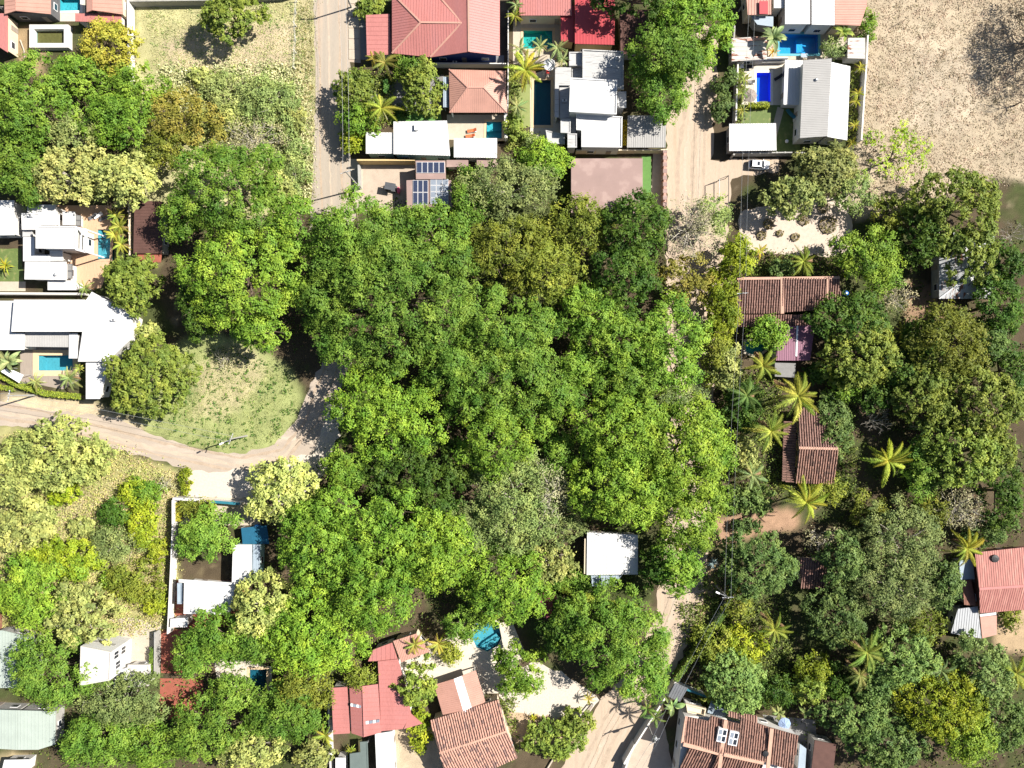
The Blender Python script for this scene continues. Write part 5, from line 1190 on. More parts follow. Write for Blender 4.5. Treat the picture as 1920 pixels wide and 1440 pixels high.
T(2000, 40, 72, 100, 9, 'twig', 'dense dark twiggy crown beyond the right edge of the field')
T(1335, 835, 58, 72, 11, 'lime', 'yellow green crown right beside the power line wires', tint=.95)
T(1590, 1050, 48, 52, 9, 'blue', 'dark tree shading the hidden red tiled roof', tint=1.1)
T(1545, 1010, 40, 26, 7, 'dry', 'thin dry tree below the golden palm')
T(1405, 985, 30, 16, 2.6, 'blue', 'low dark bush in the brown dirt clearing')
T(1650, 1290, 45, 40, 7, 'blue', 'dark green tree below the tall green palm', tint=1.2)
T(1740, 1180, 50, 40, 7.5, 'olive', 'olive tree below the grey flecked crown', tint=.9)
T(1885, 850, 45, 40, 10, 'mango', 'lumpy crown at the right edge above the dark crowns', tint=.9)
T(1745, 640, 40, 50, 8, 'dark', 'dark tree left of the olive crown in the right wood', tint=1.1)
T(1700, 700, 40, 45, 8, 'dark', 'dark shaded tree right of the flecked green tree')
T(1655, 745, 35, 35, 7, 'dark', 'dark tree above the small leafless tree')
T(820, 960, 50, 40, 9, 'dark', 'dark glossy tree below the winding gaps')
T(1010, 790, 45, 40, 10, 'bright', 'green crown beside the gap with a shaded palm')
T(1060, 1000, 40, 35, 8, 'grey', 'grey green tree touching the dappled white shed')
T(1760, 960, 40, 40, 7, 'olive', 'olive tree left of the grey dry tree', tint=1.0)
T(1860, 1000, 50, 30, 6, 'blue', 'dark shrubby tree above the faded red barn')
T(1870, 640, 40, 45, 9, 'blue', 'dark tree between the olive crown and the right edge', tint=1.1)
T(1905, 490, 40, 45, 9, 'dark', 'dark tree at the right edge beside the rust streaked roof')
T(1905, 1160, 25, 30, 4, 'olive', 'olive shrub at the right edge of the bare yard')
T(1620, 700, 30, 26, 6, 'mango', 'small flecked tree below the purple roof tree', tint=1.1)
T(1540, 700, 30, 26, 5, 'dark', 'dark shrubby tree below the purple roof')
T(870, 1000, 48, 60, 10, 'grey', 'grey green tree at the seam of the lower grove', tint=.9)
T(590, 960, 40, 40, 9, 'rich', 'green tree right beside the pale leaved tree')
T(880, 750, 60, 50, 12.5, 'rich', 'green crown between the yellow green crowns')
T(1050, 740, 50, 45, 12, 'rich', 'green crown above the gap in the grove')
T(480, 620, 60, 42, 11, 'bright', 'green lower skirt of the yellow green crown over the lawn')
T(1080, 690, 40, 50, 11, 'bright', 'green crown beside the middle right crown')
T(160, 885, 32, 26, 3.4, 'pale', 'pale scrub bush below the lane', tint=.9)
T(170, 1050, 34, 26, 3.4, 'pale', 'pale scrub bush beside the wide yellow green tree', tint=.85)
T(290, 1040, 24, 30, 3, 'yellow', 'yellow green scrub bush by the compound wall', tint=.7)
T(285, 1135, 30, 26, 3, 'yellow', 'yellow green scrub bush above the pale patio', tint=.75)
T(205, 1090, 30, 24, 3, 'lime', 'green scrub bush in the lower scrub', tint=.9)
T(150, 990, 30, 24, 2.8, 'pale', 'pale scrub bush around the fallen branch', tint=.9)
T(65, 960, 36, 26, 3.4, 'pale', 'pale scrub bush below the bright yellow shrub', tint=.95)
T(310, 905, 22, 18, 2.4, 'dry', 'dry scrub bush beside the gate corner')
T(365, 230, 40, 30, 4, 'pale', 'pale scrub bush on the grassy top lot', tint=.8)
T(430, 215, 40, 32, 4, 'pale', 'pale scrub bush beside the bare branched tree', tint=.85)
T(540, 220, 36, 30, 4, 'pale', 'pale scrub bush near the concrete lane', tint=.85)
T(520, 340, 36, 34, 5, 'pale', 'pale scrub tree at the foot of the top lot', tint=.8)
T(380, 140, 40, 22, 2.8, 'pale', 'low pale scrub at the middle of the top lot', tint=.9)
# bare trees
def bare_tree(px, py, h, R, label, seed, m=BARK, gens=5, thick=.03):
    x, y = P(px, py, h * .6); t = empty('leafless_tree', label, 'tree', (x, y, 0)); rr = random.Random(seed); g = MB(); g2 = MB()
    def br(p, d, L_, r, n, gg):
        e = p + d * L_; mid = p.lerp(e, .5) + Vector((rr.gauss(0, .06), rr.gauss(0, .06), rr.gauss(0, .04))) * L_; gg.tube([p, mid, e], [r, r * .82, r * .62], 5 if n > 2 else 4, cap=False)
        if n == 0: return
        for _ in range(3 if n > 1 else 4):
            v = (d + Vector((rr.gauss(0, .55), rr.gauss(0, .55), rr.gauss(.08, .35)))).normalized(); br(e if rr.random() < .6 else mid, v, L_ * rr.uniform(.58, .82), r * .58, n - 1, g2)
    g.tube([(0, 0, -.05), (.05, .02, h * .3)], [thick * h * 1.2, thick * h * .8], 7)
    for k in range(6):
        a = k * 1.047 + rr.random() * .5; br(Vector((.05, .02, h * .3)), Vector((math.cos(a), math.sin(a), rr.uniform(.5, 1.0))).normalized(), R * .42, thick * h * .5, gens, g2)
    for gg, nm in ((g, 'trunk'), (g2, 'branch')):
        me = bpy.data.meshes.new(nm); me.from_pydata(gg.v, [], gg.f); me.materials.append(m); link(nm, me, t)
bare_tree(1645, 790, 6, 4.2, 'small leafless tree with pale branches right of the clay tile roof', 4, BARKP, 3, .022)
bare_tree(2000, 55, 10, 9.5, 'large leafless tree shading the right edge of the dry field', 5, BARK, 5, .03)
bare_tree(1925, 185, 6, 4.5, 'small leafless tree on the right edge of the dry field', 8, BARK, 4, .025)
bare_tree(1905, 440, 6, 4, 'pale leafless tree at the right edge beside the dark tree', 9, BARKP, 4, .02)
bare_tree(600, 1420, 5, 3.0, 'pale leafless tree left of the lot wall at the bottom', 12, BARKP, 3, .022)
bare_tree(1770, 395, 5, 4.0, 'grey leafless tree at the lower edge of the dry field', 15, BARKP, 4, .022)

# ------------------------------------------------------------------ palms and broad leaved plants
def frond_mesh(kind, seed):
    rr = random.Random(seed); V = []; F = []; A = []
    def q(a, b, c, d, v): n = len(V); V.extend([tuple(a), tuple(b), tuple(c), tuple(d)]); F.append((n, n + 1, n + 2, n + 3)); A.append(v)
    def spine(t): return Vector((t * (1 - .10 * t), 0, rise * t - droop * t * t))
    if kind == 'palm':
        rise, droop = rr.uniform(.35, .6), rr.uniform(.55, .95); n = 26
        for i in range(n):
            t = .1 + .9 * i / (n - 1); p = spine(t); L_ = .15 * (math.sin(math.pi * min(1, .12 + t * .88)) ** .7 + .12)
            for s in (-1, 1):
                d = Vector((.62, s * .9, -.6 + rr.uniform(-.35, .3))).normalized(); w = Vector((.016, 0, .003)); e = p + d * L_ * rr.uniform(.85, 1.1)
                m_ = p.lerp(e, .5) + Vector((0, 0, .03)); q(p - w, p + w, m_ + w * .95, m_ - w * .95, rr.uniform(.3, .8)); q(m_ - w * .95, m_ + w * .95, e + w * .2, e - w * .2, rr.uniform(.3, .9))
        for i in range(8):
            a, b = spine(i / 8), spine((i + 1) / 8); w = .016 * (1 - i / 10); q(a + Vector((0, -w, .004)), a + Vector((0, w, .004)), b + Vector((0, w, .004)), b + Vector((0, -w, .004)), 1)
    else:   # broad blade
        rise, droop = rr.uniform(.5, .8), rr.uniform(.6, 1.0); n = 9
        W = [0, .05, .10, .14, .155, .15, .13, .09, .02, .0] if kind == 'broad' else [.02, .035, .045, .05, .048, .042, .035, .025, .01, 0]
        for i in range(n):
            a, b = spine(i / n), spine((i + 1) / n); wa, wb = W[i], W[i + 1]
            for s in (-1, 1): q(a, b, b + Vector((0, s * wb, wb * .35 + rr.gauss(0, .006))), a + Vector((0, s * wa, wa * .35)), rr.uniform(.3, .8))
    me = bpy.data.meshes.new('frond'); me.from_pydata(V, [], F); at = me.attributes.new('var', 'FLOAT', 'FACE'); at.data.foreach_set('value', A); me.materials.append(FROND); return me
FM = {k: [frond_mesh(k, 10 * i + j) for j in range(4)] for i, k in enumerate(('palm', 'broad', 'blade'))}
def palm(px, py, r, h, label, c=(.20, .23, .03), kind='palm', n=16, name='palm_tree', cat='palm', group=None):
    """r: crown radius in px"""
    k = S * (CAM_H - h) / CAM_H; x, y = P(px, py, h); R = r * k * 1.05; rr = random.Random(int(px * 31 + py * 17)); t = empty(name, label, cat, (x, y, 0), group)
    if h > 1.0:
        g = MB(); lx, ly = rr.gauss(0, .03 * h), rr.gauss(0, .03 * h); g.tube([(lx, ly, -.05), (lx * .6, ly * .6, h * .5), (0, 0, h)], [.2, .15, .12] if kind == 'palm' else [.14, .12, .1], 7)
        me = bpy.data.meshes.new('trunk'); me.from_pydata(g.v, [], g.f); me.materials.append(BARKP if kind == 'palm' else BARK); link('trunk', me, t)
    n += 2 if kind == 'palm' else 0
    for i in range(n):
        o = link('frond' if kind == 'palm' else 'leaf', FM[kind][rr.randrange(4)], t); ring = i / n
        o.location = (0, 0, h); s = R * (1.0 - .25 * ring) * rr.uniform(.62, 1.12); o.scale = (s, s * rr.uniform(.85, 1.1), s * rr.uniform(.75, 1.2))
        o.rotation_euler = (rr.gauss(0, .18), -ring * .75 + rr.gauss(.08, .12), i * 2.39996 + rr.gauss(0, .15)); j = rr.uniform(.75, 1.25); yl = rr.uniform(0, 1)
        dead = kind == 'palm' and i < 2 and rr.random() < .8; j *= 1.1; o.color = (c[0] * j * (.75 + .4 * yl), c[1] * j, c[2] * j, 1)
        if dead: o.color = (.24, .16, .08, 1); o.scale.z *= 1.8; o.rotation_euler.y += .45
    return t
GOLD = (.34, .35, .045); GREENY = (.24, .26, .035); DKP = (.10, .15, .035); PLE = (.28, .31, .12)
palm(985, 132, 46, 7, 'golden palm at the head of the long teal pool', GOLD, n=20)
palm(975, 92, 26, 4.5, 'pale palm at the left end of the emerald pool', PLE, n=12)
palm(1012, 88, 26, 4.5, 'pale palm over the middle of the emerald pool', PLE, n=12)
palm(1045, 90, 28, 4.5, 'pale palm at the right end of the emerald pool', PLE, n=12)
palm(1055, 112, 24, 4, 'pale palm above the long white side roof', PLE, n=12)
palm(968, 10, 22, 4, 'palm at the top edge left of the pink ribbed roof', PLE, n=12)
palm(965, 30, 22, 4, 'palm between the pink roofs above the emerald pool', GREENY, n=12)
palm(970, 200, 26, 3.5, 'palm on the left of the olive lawn', PLE, n=12)
palm(715, 203, 44, 7, 'green palm above the long white house', GREENY, n=16)
palm(722, 118, 36, 5.5, 'bushy palm in front of the large pink roof', (.17, .18, .035), n=20)
palm(700, 110, 22, 5, 'small palm left of the bushy palm by the pink roof', (.22, .2, .03), n=12)
palm(1507, 490, 40, 5, 'broad green palm below the sand yard', (.16, .2, .03), n=14)
palm(1430, 686, 40, 5.5, 'yellow green palm below the small green pool', (.24, .27, .04), n=16)
palm(1497, 742, 55, 8, 'golden palm above the long clay tile roof', (.28, .31, .05), n=18)
palm(1445, 808, 48, 7, 'golden palm left of the long clay tile roof', (.26, .30, .05), n=16)
palm(1410, 890, 36, 5, 'pale palm at the lower left of the long clay tile roof', PLE, n=14)
palm(1400, 742, 42, 6, 'shaded palm left of the golden palms', DKP, n=16)
palm(1512, 942, 52, 7.5, 'golden palm standing over the brown dirt clearing', GOLD, n=16)
palm(1665, 864, 54, 8, 'lone golden green palm right of the long clay tile roof', (.31, .33, .04), n=16)
palm(1742, 800, 40, 7, 'shaded palm among the lumpy crowns', DKP, n=14)
palm(1812, 1028, 44, 7, 'yellow palm beside the faded red barn', (.32, .31, .04), n=16)
palm(1452, 1180, 42, 6.5, 'green palm right of the lamp pole', (.22, .25, .04), n=16)
palm(1625, 1222, 52, 8, 'tall green palm in the lower right wood', (.19, .23, .04), n=16)
palm(1612, 1265, 36, 6, 'lower green palm beside the tall one', (.2, .23, .06), n=14)
palm(1765, 1258, 36, 6, 'dark palm right of the tall green palm', (.16, .2, .07), n=14)
palm(1905, 1262, 38, 6.5, 'palm at the right edge below the barn', (.24, .26, .04), n=14)
palm(1685, 1342, 30, 5, 'shaded palm left of the yellow green tree', DKP, n=12)
palm(778, 1208, 28, 4.5, 'small golden palm on the salmon roof corner', (.3, .3, .05), n=12)
palm(822, 1206, 26, 4, 'small golden palm beside the patio path', (.34, .31, .05), n=12)
palm(1213, 1328, 26, 5, 'palm on the street wall by the transformer pole', (.17, .24, .05), n=12)
palm(1228, 1344, 24, 4.5, 'palm right of the transformer pole', (.16, .23, .06), n=12)
palm(1262, 1322, 26, 4.5, 'broad leaved plant left of the big clay tile house', (.2, .27, .09), 'broad', 10, 'broadleaf_plant', 'plant')
palm(1450, 70, 34, 5, 'banana like plant left of the azure pool', (.2, .25, .1), 'broad', 14, 'broadleaf_plant', 'plant')
palm(1448, 98, 16, 2, 'orange flowering bush below the banana like plant', (.5, .3, .03), 'blade', 22, 'flower_bush', 'plant')
palm(1580, 60, 26, 3.5, 'broad leaved plant behind the azure pool', (.22, .26, .05), 'broad', 12, 'broadleaf_plant', 'plant')
palm(1395, 150, 20, 3, 'spiky plant along the cobalt pool wall', (.22, .27, .06), 'palm', 10)
palm(1392, 175, 18, 3, 'second spiky plant along the cobalt pool wall', (.2, .26, .06), 'palm', 10)
palm(1391, 208, 18, 2.6, 'low plant at the lower end of the cobalt pool wall', (.3, .3, .06), 'blade', 16, 'agave', 'plant')
for i, (a, b) in enumerate(((1613, 128), (1608, 175), (1604, 190), (1602, 235), (1597, 268))):
    palm(a, b, 16, 2.4, ['yellow green palm clump at the top of the white field wall', 'yellow green palm clump halfway down the white field wall', 'yellow green palm clump just below the middle of the white field wall', 'yellow green palm clump low on the white field wall', 'yellow green palm clump at the foot of the white field wall'][i], (.3, .3, .04), 'palm', 12, group='palm clumps along the white field wall')
palm(18, 678, 34, 3.5, 'traveller palm with broad leaves at the left edge', (.24, .25, .10), 'broad', 12, 'broadleaf_plant', 'plant')
palm(68, 715, 22, 2.5, 'small palm below the tan edged pool', (.24, .27, .08), 'palm', 12)
palm(130, 708, 30, 3, 'palm at the lower right of the tan edged pool', (.24, .27, .09), 'palm', 14)
palm(150, 690, 18, 2.5, 'bushy plant at the right end of the tan edged pool', (.3, .33, .06), 'blade', 18, 'agave', 'plant')
palm(12, 498, 20, 2, 'yellow flowering plant in the left edge garden', (.42, .36, .03), 'blade', 24, 'flower_bush', 'plant')
for i, (a, b) in enumerate(((218, 405), (225, 425), (215, 440), (228, 458))):
    palm(a, b, 24, 3.2, ['yellow green palm hedge plant at the top of the deck pool', 'yellow green palm hedge plant at the upper middle of the deck pool', 'yellow green palm hedge plant at the lower middle of the deck pool', 'yellow green palm hedge plant at the foot of the deck pool'][i], (.27, .29, .045), 'palm', 16, group='palms along the deck pool')
palm(160, 540, 20, 3, 'small palm at the lower end of the timber deck', (.2, .24, .06), 'palm', 12)
palm(1336, 1055, 16, 1.2, 'silver spiky agave beside the dirt clearing', (.35, .40, .40), 'blade', 22, 'agave', 'plant')
palm(1103, 1310, 16, 2, 'yellow palm beside the small road gate', (.34, .3, .04), 'palm', 12)
palm(1000, 1345, 14, 1.2, 'low yellow shrub in the bare bed beside the gravel drive', (.45, .42, .03), 'blade', 20, 'flower_bush', 'plant')
palm(610, 1378, 26, 4, 'yellow green palm against the lot wall at the bottom', (.3, .3, .04), 'palm', 12)
palm(1460, 1335, 20, 3.5, 'broad leaved plant beside the blue parasol', (.2, .24, .08), 'broad', 10, 'broadleaf_plant', 'plant')
palm(1510, 1335, 20, 3.5, 'shaded broad leaved plant right of the blue parasol', (.15, .18, .05), 'broad', 10, 'broadleaf_plant', 'plant')
palm(1330, 1310, 22, 3.5, 'yellow banana plant above the blue grey porch', (.3, .32, .05), 'broad', 10, 'broadleaf_plant', 'plant')
palm(1690, 620, 24, 4, 'palm beside the bare soil patch', (.26, .28, .04), 'palm', 12)
palm(1425, 470, 18, 3, 'small yellow palm at the foot of the sand yard', (.36, .34, .04), 'palm', 12)
palm(658, 1405, 16, 1.6, 'mixed green plant by the grey glass canopy', (.3, .32, .04), 'blade', 24, 'agave', 'plant')
# planting beds on the sand yard
for i, (a, b, r) in enumerate(((1427, 442, 9), (1461, 438, 6.5), (1490, 445, 8), (1552, 422, 17), (1506, 412, 11), (1543, 390, 11), (1440, 420, 10))):
    x, y = P(a, b); rr_ = r * S
    lab = ['small round planting bed at the left of the sand yard', 'smallest round planting bed on the sand yard', 'round planting bed at the middle of the sand yard', 'largest round planting bed with a palm on the sand yard', 'round planting bed half under the grey green tree', 'brown planting bed at the top right of the sand yard', 'grassy planting bed at the left edge of the sand yard'][i]
    t = empty('planting_bed', lab, 'planting bed', (x, y, 0), 'round beds on the sand yard'); g = MB(); g.lathe((x, y, 0), [(rr_, 0), (rr_, .22), (rr_ * .8, .34), (rr_ * .35, .42)], 14); g.build('soil_mound', STONE, t)
    rng = np.random.default_rng(i + 90); n = int(40 * rr_ * rr_) + 25; a_ = rng.random(n) * 6.28; q_ = np.sqrt(rng.random(n)) * rr_; p = np.stack([q_ * np.cos(a_), q_ * np.sin(a_), .4 + rng.random(n) * .3], 1)
    nm = rng.normal(size=(n, 3)) * .6 + np.array([0, 0, .8]); nm /= np.linalg.norm(nm, axis=1, keepdims=True); V, Q = leaf_quads(p, nm, rng.uniform(.25, .5, n), rng); me = np_mesh('ground_cover', V, Q, rng.random(n)); me.materials.append(LEAF); o = link('ground_cover', me, t); o.color = (.20, .17, .06, 1)

# hedges
def hedge(px, w_, h, label, c=(.16, .22, .03), dens=70):
    pts = [Vector(p) for p in PX(px)]; t = empty('hedge', label, 'hedge', (*pts[0], 0)); rng = np.random.default_rng(int(abs(px[0][0]) * 13) + 5); PP = []; NN = []; g = MB()
    for a, b in zip(pts[:-1], pts[1:]):
        L_ = (b - a).length; e = (b - a) / L_; s = Vector((-e.y, e.x)); n = int(L_ * (w_ + 1.4 * h) * dens); u = rng.random(n) * L_; f = rng.random(n); o_ = np.where(f < .45, (rng.random(n) - .5) * w_, np.where(f < .72, -w_ / 2, w_ / 2)); z = np.where(f < .45, h, rng.random(n) * h)
        PP.append(np.stack([a.x + e.x * u + s.x * o_, a.y + e.y * u + s.y * o_, z], 1) + rng.normal(0, .09, (n, 3))); NN.append(np.stack([s.x * o_ * (f >= .45), s.y * o_ * (f >= .45), (f < .45) * 1.0 + .3], 1) + rng.normal(0, .45, (n, 3)))
        g.bar((a.x, a.y, h * .42), (b.x, b.y, h * .42), w_ * .6, h * .8)
    p = np.concatenate(PP); nm = np.concatenate(NN); nm /= np.linalg.norm(nm, axis=1, keepdims=True); p -= np.array([pts[0].x, pts[0].y, 0]); p[:, 2] = np.maximum(p[:, 2], .05)
    V, Q = leaf_quads(p, nm, rng.uniform(.2, .4, len(p)), rng); me = np_mesh('foliage', V, Q, rng.random(len(p))); me.materials.append(LEAF); o = link('foliage', me, t); o.color = (*c, 1); g.build('stems', BARK, t)
hedge([(0, 700), (40, 722), (90, 738), (158, 744)], .9, 1.3, 'clipped hedge curving along the lane below the tan edged pool', (.24, .29, .035))
hedge([(-5, 724), (30, 730)], .7, .8, 'short low hedge at the left edge beside the lane', (.26, .30, .035))
hedge([(1400, 201), (1438, 201)], .8, 1.3, 'bright rectangular hedge below the cobalt pool', (.22, .26, .02))
hedge([(1357, 1136), (1262, 1268)], .9, 2.4, 'dark green hedge along the diagonal street wall', (.12, .19, .03))
hedge([(1000, 1078), (1060, 1102), (1130, 1128), (1195, 1140)], 1.2, 2.0, 'bright hedge slanting below the dappled white shed', (.20, .26, .03))
hedge([(725, 156), (727, 180)], .8, 1.6, 'narrow clipped green hedge on the grey patio', (.10, .2, .04))
hedge([(1171, 230), (1171, 276)], .7, 1.2, 'yellow croton hedge left of the grey carport', (.40, .32, .02))
hedge([(338, 940), (338, 975)], .9, 1.4, 'yellow hedge inside the compound wall', (.32, .30, .03))
hedge([(294, 1210), (292, 1262)], 1.0, 1.8, 'green hedge beside the red terrace wall', (.13, .2, .03))
# ------------------------------------------------------------------ ground cover too fine to count
def scatter(name, polys, n, smin, smax, zmax, c, seed, clump=1.5, up=.6, m=LEAF, avoid=()):
    rng = np.random.default_rng(seed); PTS = []
    tot = sum(abs(area2(PX(p))) for p in polys)
    for pp in polys:
        w_ = PX(pp); a = np.array(w_); k = int(n * abs(area2(w_)) / tot); nc = max(3, int(k / 14))
        cx = rng.uniform(a[:, 0].min(), a[:, 0].max(), nc * 2); cy = rng.uniform(a[:, 1].min(), a[:, 1].max(), nc * 2); ok = inside_np(cx, cy, w_)
        for v in avoid: ok &= ~inside_np(cx, cy, PX(v))
        cx = cx[ok]; cy = cy[ok]
        if len(cx) == 0: continue
        i = rng.integers(0, len(cx), k); sc = clump * rng.uniform(.25, 1, len(cx))[i]; hh = rng.uniform(.25, 1, len(cx))[i] * zmax
        PTS.append(np.stack([cx[i] + rng.normal(0, 1, k) * sc * .5, cy[i] + rng.normal(0, 1, k) * sc * .5, .03 + rng.random(k) * hh], 1))
    p = np.concatenate(PTS)
    ok = np.ones(len(p), bool)
    for h in POOL_XY: ok &= ~inside_np(p[:, 0], p[:, 1], offset_poly(h, -.6))
    p = p[ok]; n = len(p); nm = rng.normal(size=(n, 3)); nm[:, 2] = np.abs(nm[:, 2]) * up + up; nm /= np.linalg.norm(nm, axis=1, keepdims=True)
    V, Q = leaf_quads(p, nm, rng.uniform(smin, smax, n), rng); me = np_mesh(name, V, Q, np.clip(rng.normal(.5, .25, n), 0, 1)); me.materials.append(m); o = link(name, me); o['kind'] = 'stuff'; o.color = (*[v * 1.12 for v in c], 1); return o
FIELD = [(1625, -40), (1960, -40), (1960, 330), (1700, 390), (1610, 380), (1612, 265), (1622, 110)]
LOT = [(262, 18), (545, 6), (584, -10), (588, 300), (580, 380), (470, 330), (300, 160)]
LOTB = [(300, 130), (560, 120), (586, 260), (575, 380), (480, 340), (330, 200)]
SCR = [(0, 815), (190, 830), (345, 895), (325, 1180), (150, 1200), (0, 1180)]
OVAL = [(330, 660), (440, 645), (540, 700), (560, 760), (520, 825), (450, 845), (380, 838), (290, 810)]
WOODS = [[(310, 400), (640, 400), (900, 330), (1250, 400), (1380, 470), (1380, 960), (1240, 1100), (900, 1180), (700, 1230), (420, 1200), (520, 930), (620, 850), (610, 680), (350, 560)], [(1600, 400), (1920, 420), (1920, 1020), (1790, 1040), (1790, 1200), (1920, 1220), (1920, 1440), (1560, 1440), (1360, 1300), (1390, 1050), (1580, 940), (1580, 600)], [(0, 100), (260, 100), (260, 370), (0, 370)], [(60, 1270), (620, 1200), (610, 1440), (60, 1440)]]
scatter('dry_grass', [FIELD], 26000, .12, .38, .2, (.40, .325, .235), 1, 1.6, .9, GRASSB)
scatter('dry_grass', [FIELD], 3500, .12, .34, .2, (.26, .22, .12), 2, .8, .6, GRASSB)
scatter('meadow_grass', [LOT], 20000, .12, .34, .2, (.40, .39, .20), 3, 2.4, .9, GRASSB)
scatter('meadow_grass', [LOT], 6000, .15, .4, .3, (.24, .31, .10), 4, 1.6, .7, GRASSB)
scatter('scrub', [LOTB], 15000, .25, .55, 1.3, (.46, .46, .24), 5, 2.2)
scatter('scrub', [LOTB], 3500, .25, .5, 1.0, (.21, .28, .07), 6, 1.3)
scatter('scrub', [SCR], 22000, .2, .45, .9, (.40, .37, .14), 7, 2.6)
scatter('scrub', [SCR], 12000, .2, .45, 1.0, (.30, .34, .09), 8, 2.4)
scatter('scrub', [SCR], 5000, .2, .5, .6, (.34, .26, .16), 28, 1.8)
scatter('lawn_grass', [OVAL], 9000, .15, .32, .15, (.27, .30, .12), 9, 1.6, .6, GRASSB)
scatter('lawn_weeds', [OVAL], 2600, .25, .5, .5, (.10, .17, .035), 10, .7)
scatter('undergrowth', WOODS, 40000, .25, .6, 1.0, (.085, .12, .025), 11, 2.4, avoid=[[(1240, 380), (1345, 380), (1340, 1130), (1235, 1130)], [(560, 640), (670, 630), (640, 780), (560, 860)], [(1340, 950), (1500, 930), (1560, 1010), (1340, 1050)]])
scatter('leaf_litter', WOODS, 8000, .15, .4, .08, (.17, .11, .06), 12, 3, .8)
scatter('verge_grass', [[(553, 0), (586, 0), (590, 380), (565, 380)]], 3500, .15, .35, .25, (.28, .27, .10), 13, .9, .3, GRASSB)
scatter('garden_plants', [[(672, 140), (740, 140), (740, 230), (690, 240)], [(1376, 120), (1396, 120), (1392, 230), (1378, 230)], [(1596, 120), (1612, 120), (1600, 265), (1590, 265)], [(955, 130), (975, 130), (968, 250), (955, 250)], [(950, 240), (1060, 272), (1060, 290), (950, 290)]], 9000, .25, .55, 1.1, (.18, .22, .05), 14, 1.2)
scatter('garden_plants', [[(1370, 470), (1580, 480), (1580, 520), (1370, 520)], [(1360, 700), (1470, 690), (1480, 930), (1370, 930)], [(1570, 760), (1600, 760), (1600, 930), (1500, 940)], [(1290, 1060), (1360, 1060), (1340, 1190)], [(1270, 1130), (1480, 1130), (1480, 1330), (1300, 1330)], [(935, 1310), (965, 1310), (975, 1420), (960, 1420)]], 20000, .25, .6, 1.4, (.13, .17, .035), 15, 1.5)

# ------------------------------------------------------------------ utility poles and cables
def pole(px, py, h, label, lamp=None, arm=None, trafo=False, lean=(0, 0)):
    x, y = P(px, py); t = empty('utility_pole', label, 'utility pole', (x, y, 0)); g = MB(); top = Vector((x + lean[0], y + lean[1], h))
    g.tube([(x, y, -.05), top], [.19, .12], 10); g.build('shaft', GREYW, t)
    if arm:
        a = Vector((math.cos(arm), math.sin(arm), 0)); g = MB(); c = top - Vector((0, 0, .5)); g.bar(c - a * 1.1, c + a * 1.1, .12, .12); ar = g.build('crossarm', METALG, t)
        for s in (-1, -.4, .4, 1): q = c + a * s; g = MB(); g.lathe((q.x, q.y, q.z + .06), [(.06, 0), (.08, .08), (.04, .16)], 8); g.build('insulator', METALW, ar)
    if lamp is not None:
        a = Vector((math.cos(lamp), math.sin(lamp), .15)); g = MB(); e = top + a * 1.8 - Vector((0, 0, .8)); g.tube([top - Vector((0, 0, 1.2)), e], .05, 6); la = g.build('lamp_arm', METALG, t)
        g = MB(); g.box((e.x + a.x * .3, e.y + a.y * .3, e.z), (.8, .32, .16), lamp); g.build('lamp_head', METALW, la)
    if trafo: g = MB(); g.lathe((top.x + .45, top.y, h - 2.4), [(.3, 0), (.32, .1), (.32, .9), (.2, 1.0)], 12); g.build('transformer', METALG, t)
    return top
tp = {}
tp['a'] = pole(676, 354, 11, 'tall leaning utility pole at the courtyard corner by the lane', arm=.3, lean=(-.6, .4))
tp['b'] = pole(659, 14, 9, 'utility pole on the pavement at the top edge', arm=.1, lamp=math.pi)
tp['c'] = pole(463, 817, 9, 'utility pole with street lamp on the lawn', arm=1.2, lamp=3.6)
tp['d'] = pole(67, 741, 8.5, 'utility pole beside the left lane', arm=1.4)
tp['e'] = pole(1340, 1096, 9.5, 'lamp pole with crossarm at the top of the diagonal street wall', arm=.05, lamp=2.7)
tp['f'] = pole(1366, 560, 9.5, 'utility pole left of the weathered clay tile house', arm=.05)
tp['g'] = pole(1385, 22, 9.5, 'utility pole beside the street tree at top right', arm=.05)
tp['h'] = pole(1212, 1352, 9, 'transformer pole on the diagonal street wall', arm=.6, trafo=True)
tp['i'] = pole(1100, 1560, 9, 'utility pole beyond the bottom edge')
tp['j'] = pole(655, -140, 9, 'utility pole beyond the top edge'); tp['k'] = pole(1398, -300, 9.5, 'utility pole beyond the top right edge')
tp['l'] = pole(-200, 770, 8.5, 'utility pole beyond the left edge')
for n in ('utility pole beyond the bottom edge',): pass
CABLES = [('a', 'b', 'along the concrete lane'), ('b', 'j', 'leaving the top edge above the concrete lane'), ('g', 'f', 'from the street tree to the clay tile house'), ('f', 'e', 'past the golden palms to the lamp pole'), ('e', 'h', 'along the diagonal street wall'), ('h', 'i', 'leaving over the bottom edge'), ('k', 'g', 'entering from the top right edge'), ('d', 'c', 'over the left lane'), ('l', 'd', 'leaving over the left edge')]
for a, b, lab in CABLES:
    A, B = tp[a] - Vector((0, 0, .35)), tp[b] - Vector((0, 0, .35)); d = (B - A).normalized(); s = Vector((-d.y, d.x, 0)).normalized()
    for k, o_ in enumerate((-.6, .6)):
        pts = [A.lerp(B, i / 14) + s * o_ - Vector((0, 0, 1.1 * 4 * (i / 14) * (1 - i / 14))) for i in range(15)]; g = MB(); g.tube(pts, .024, 4)
        tag(g.build('cable', METALG), ['left', 'right'][k] + ' grey power cable ' + lab, 'cable', 'overhead power cables')

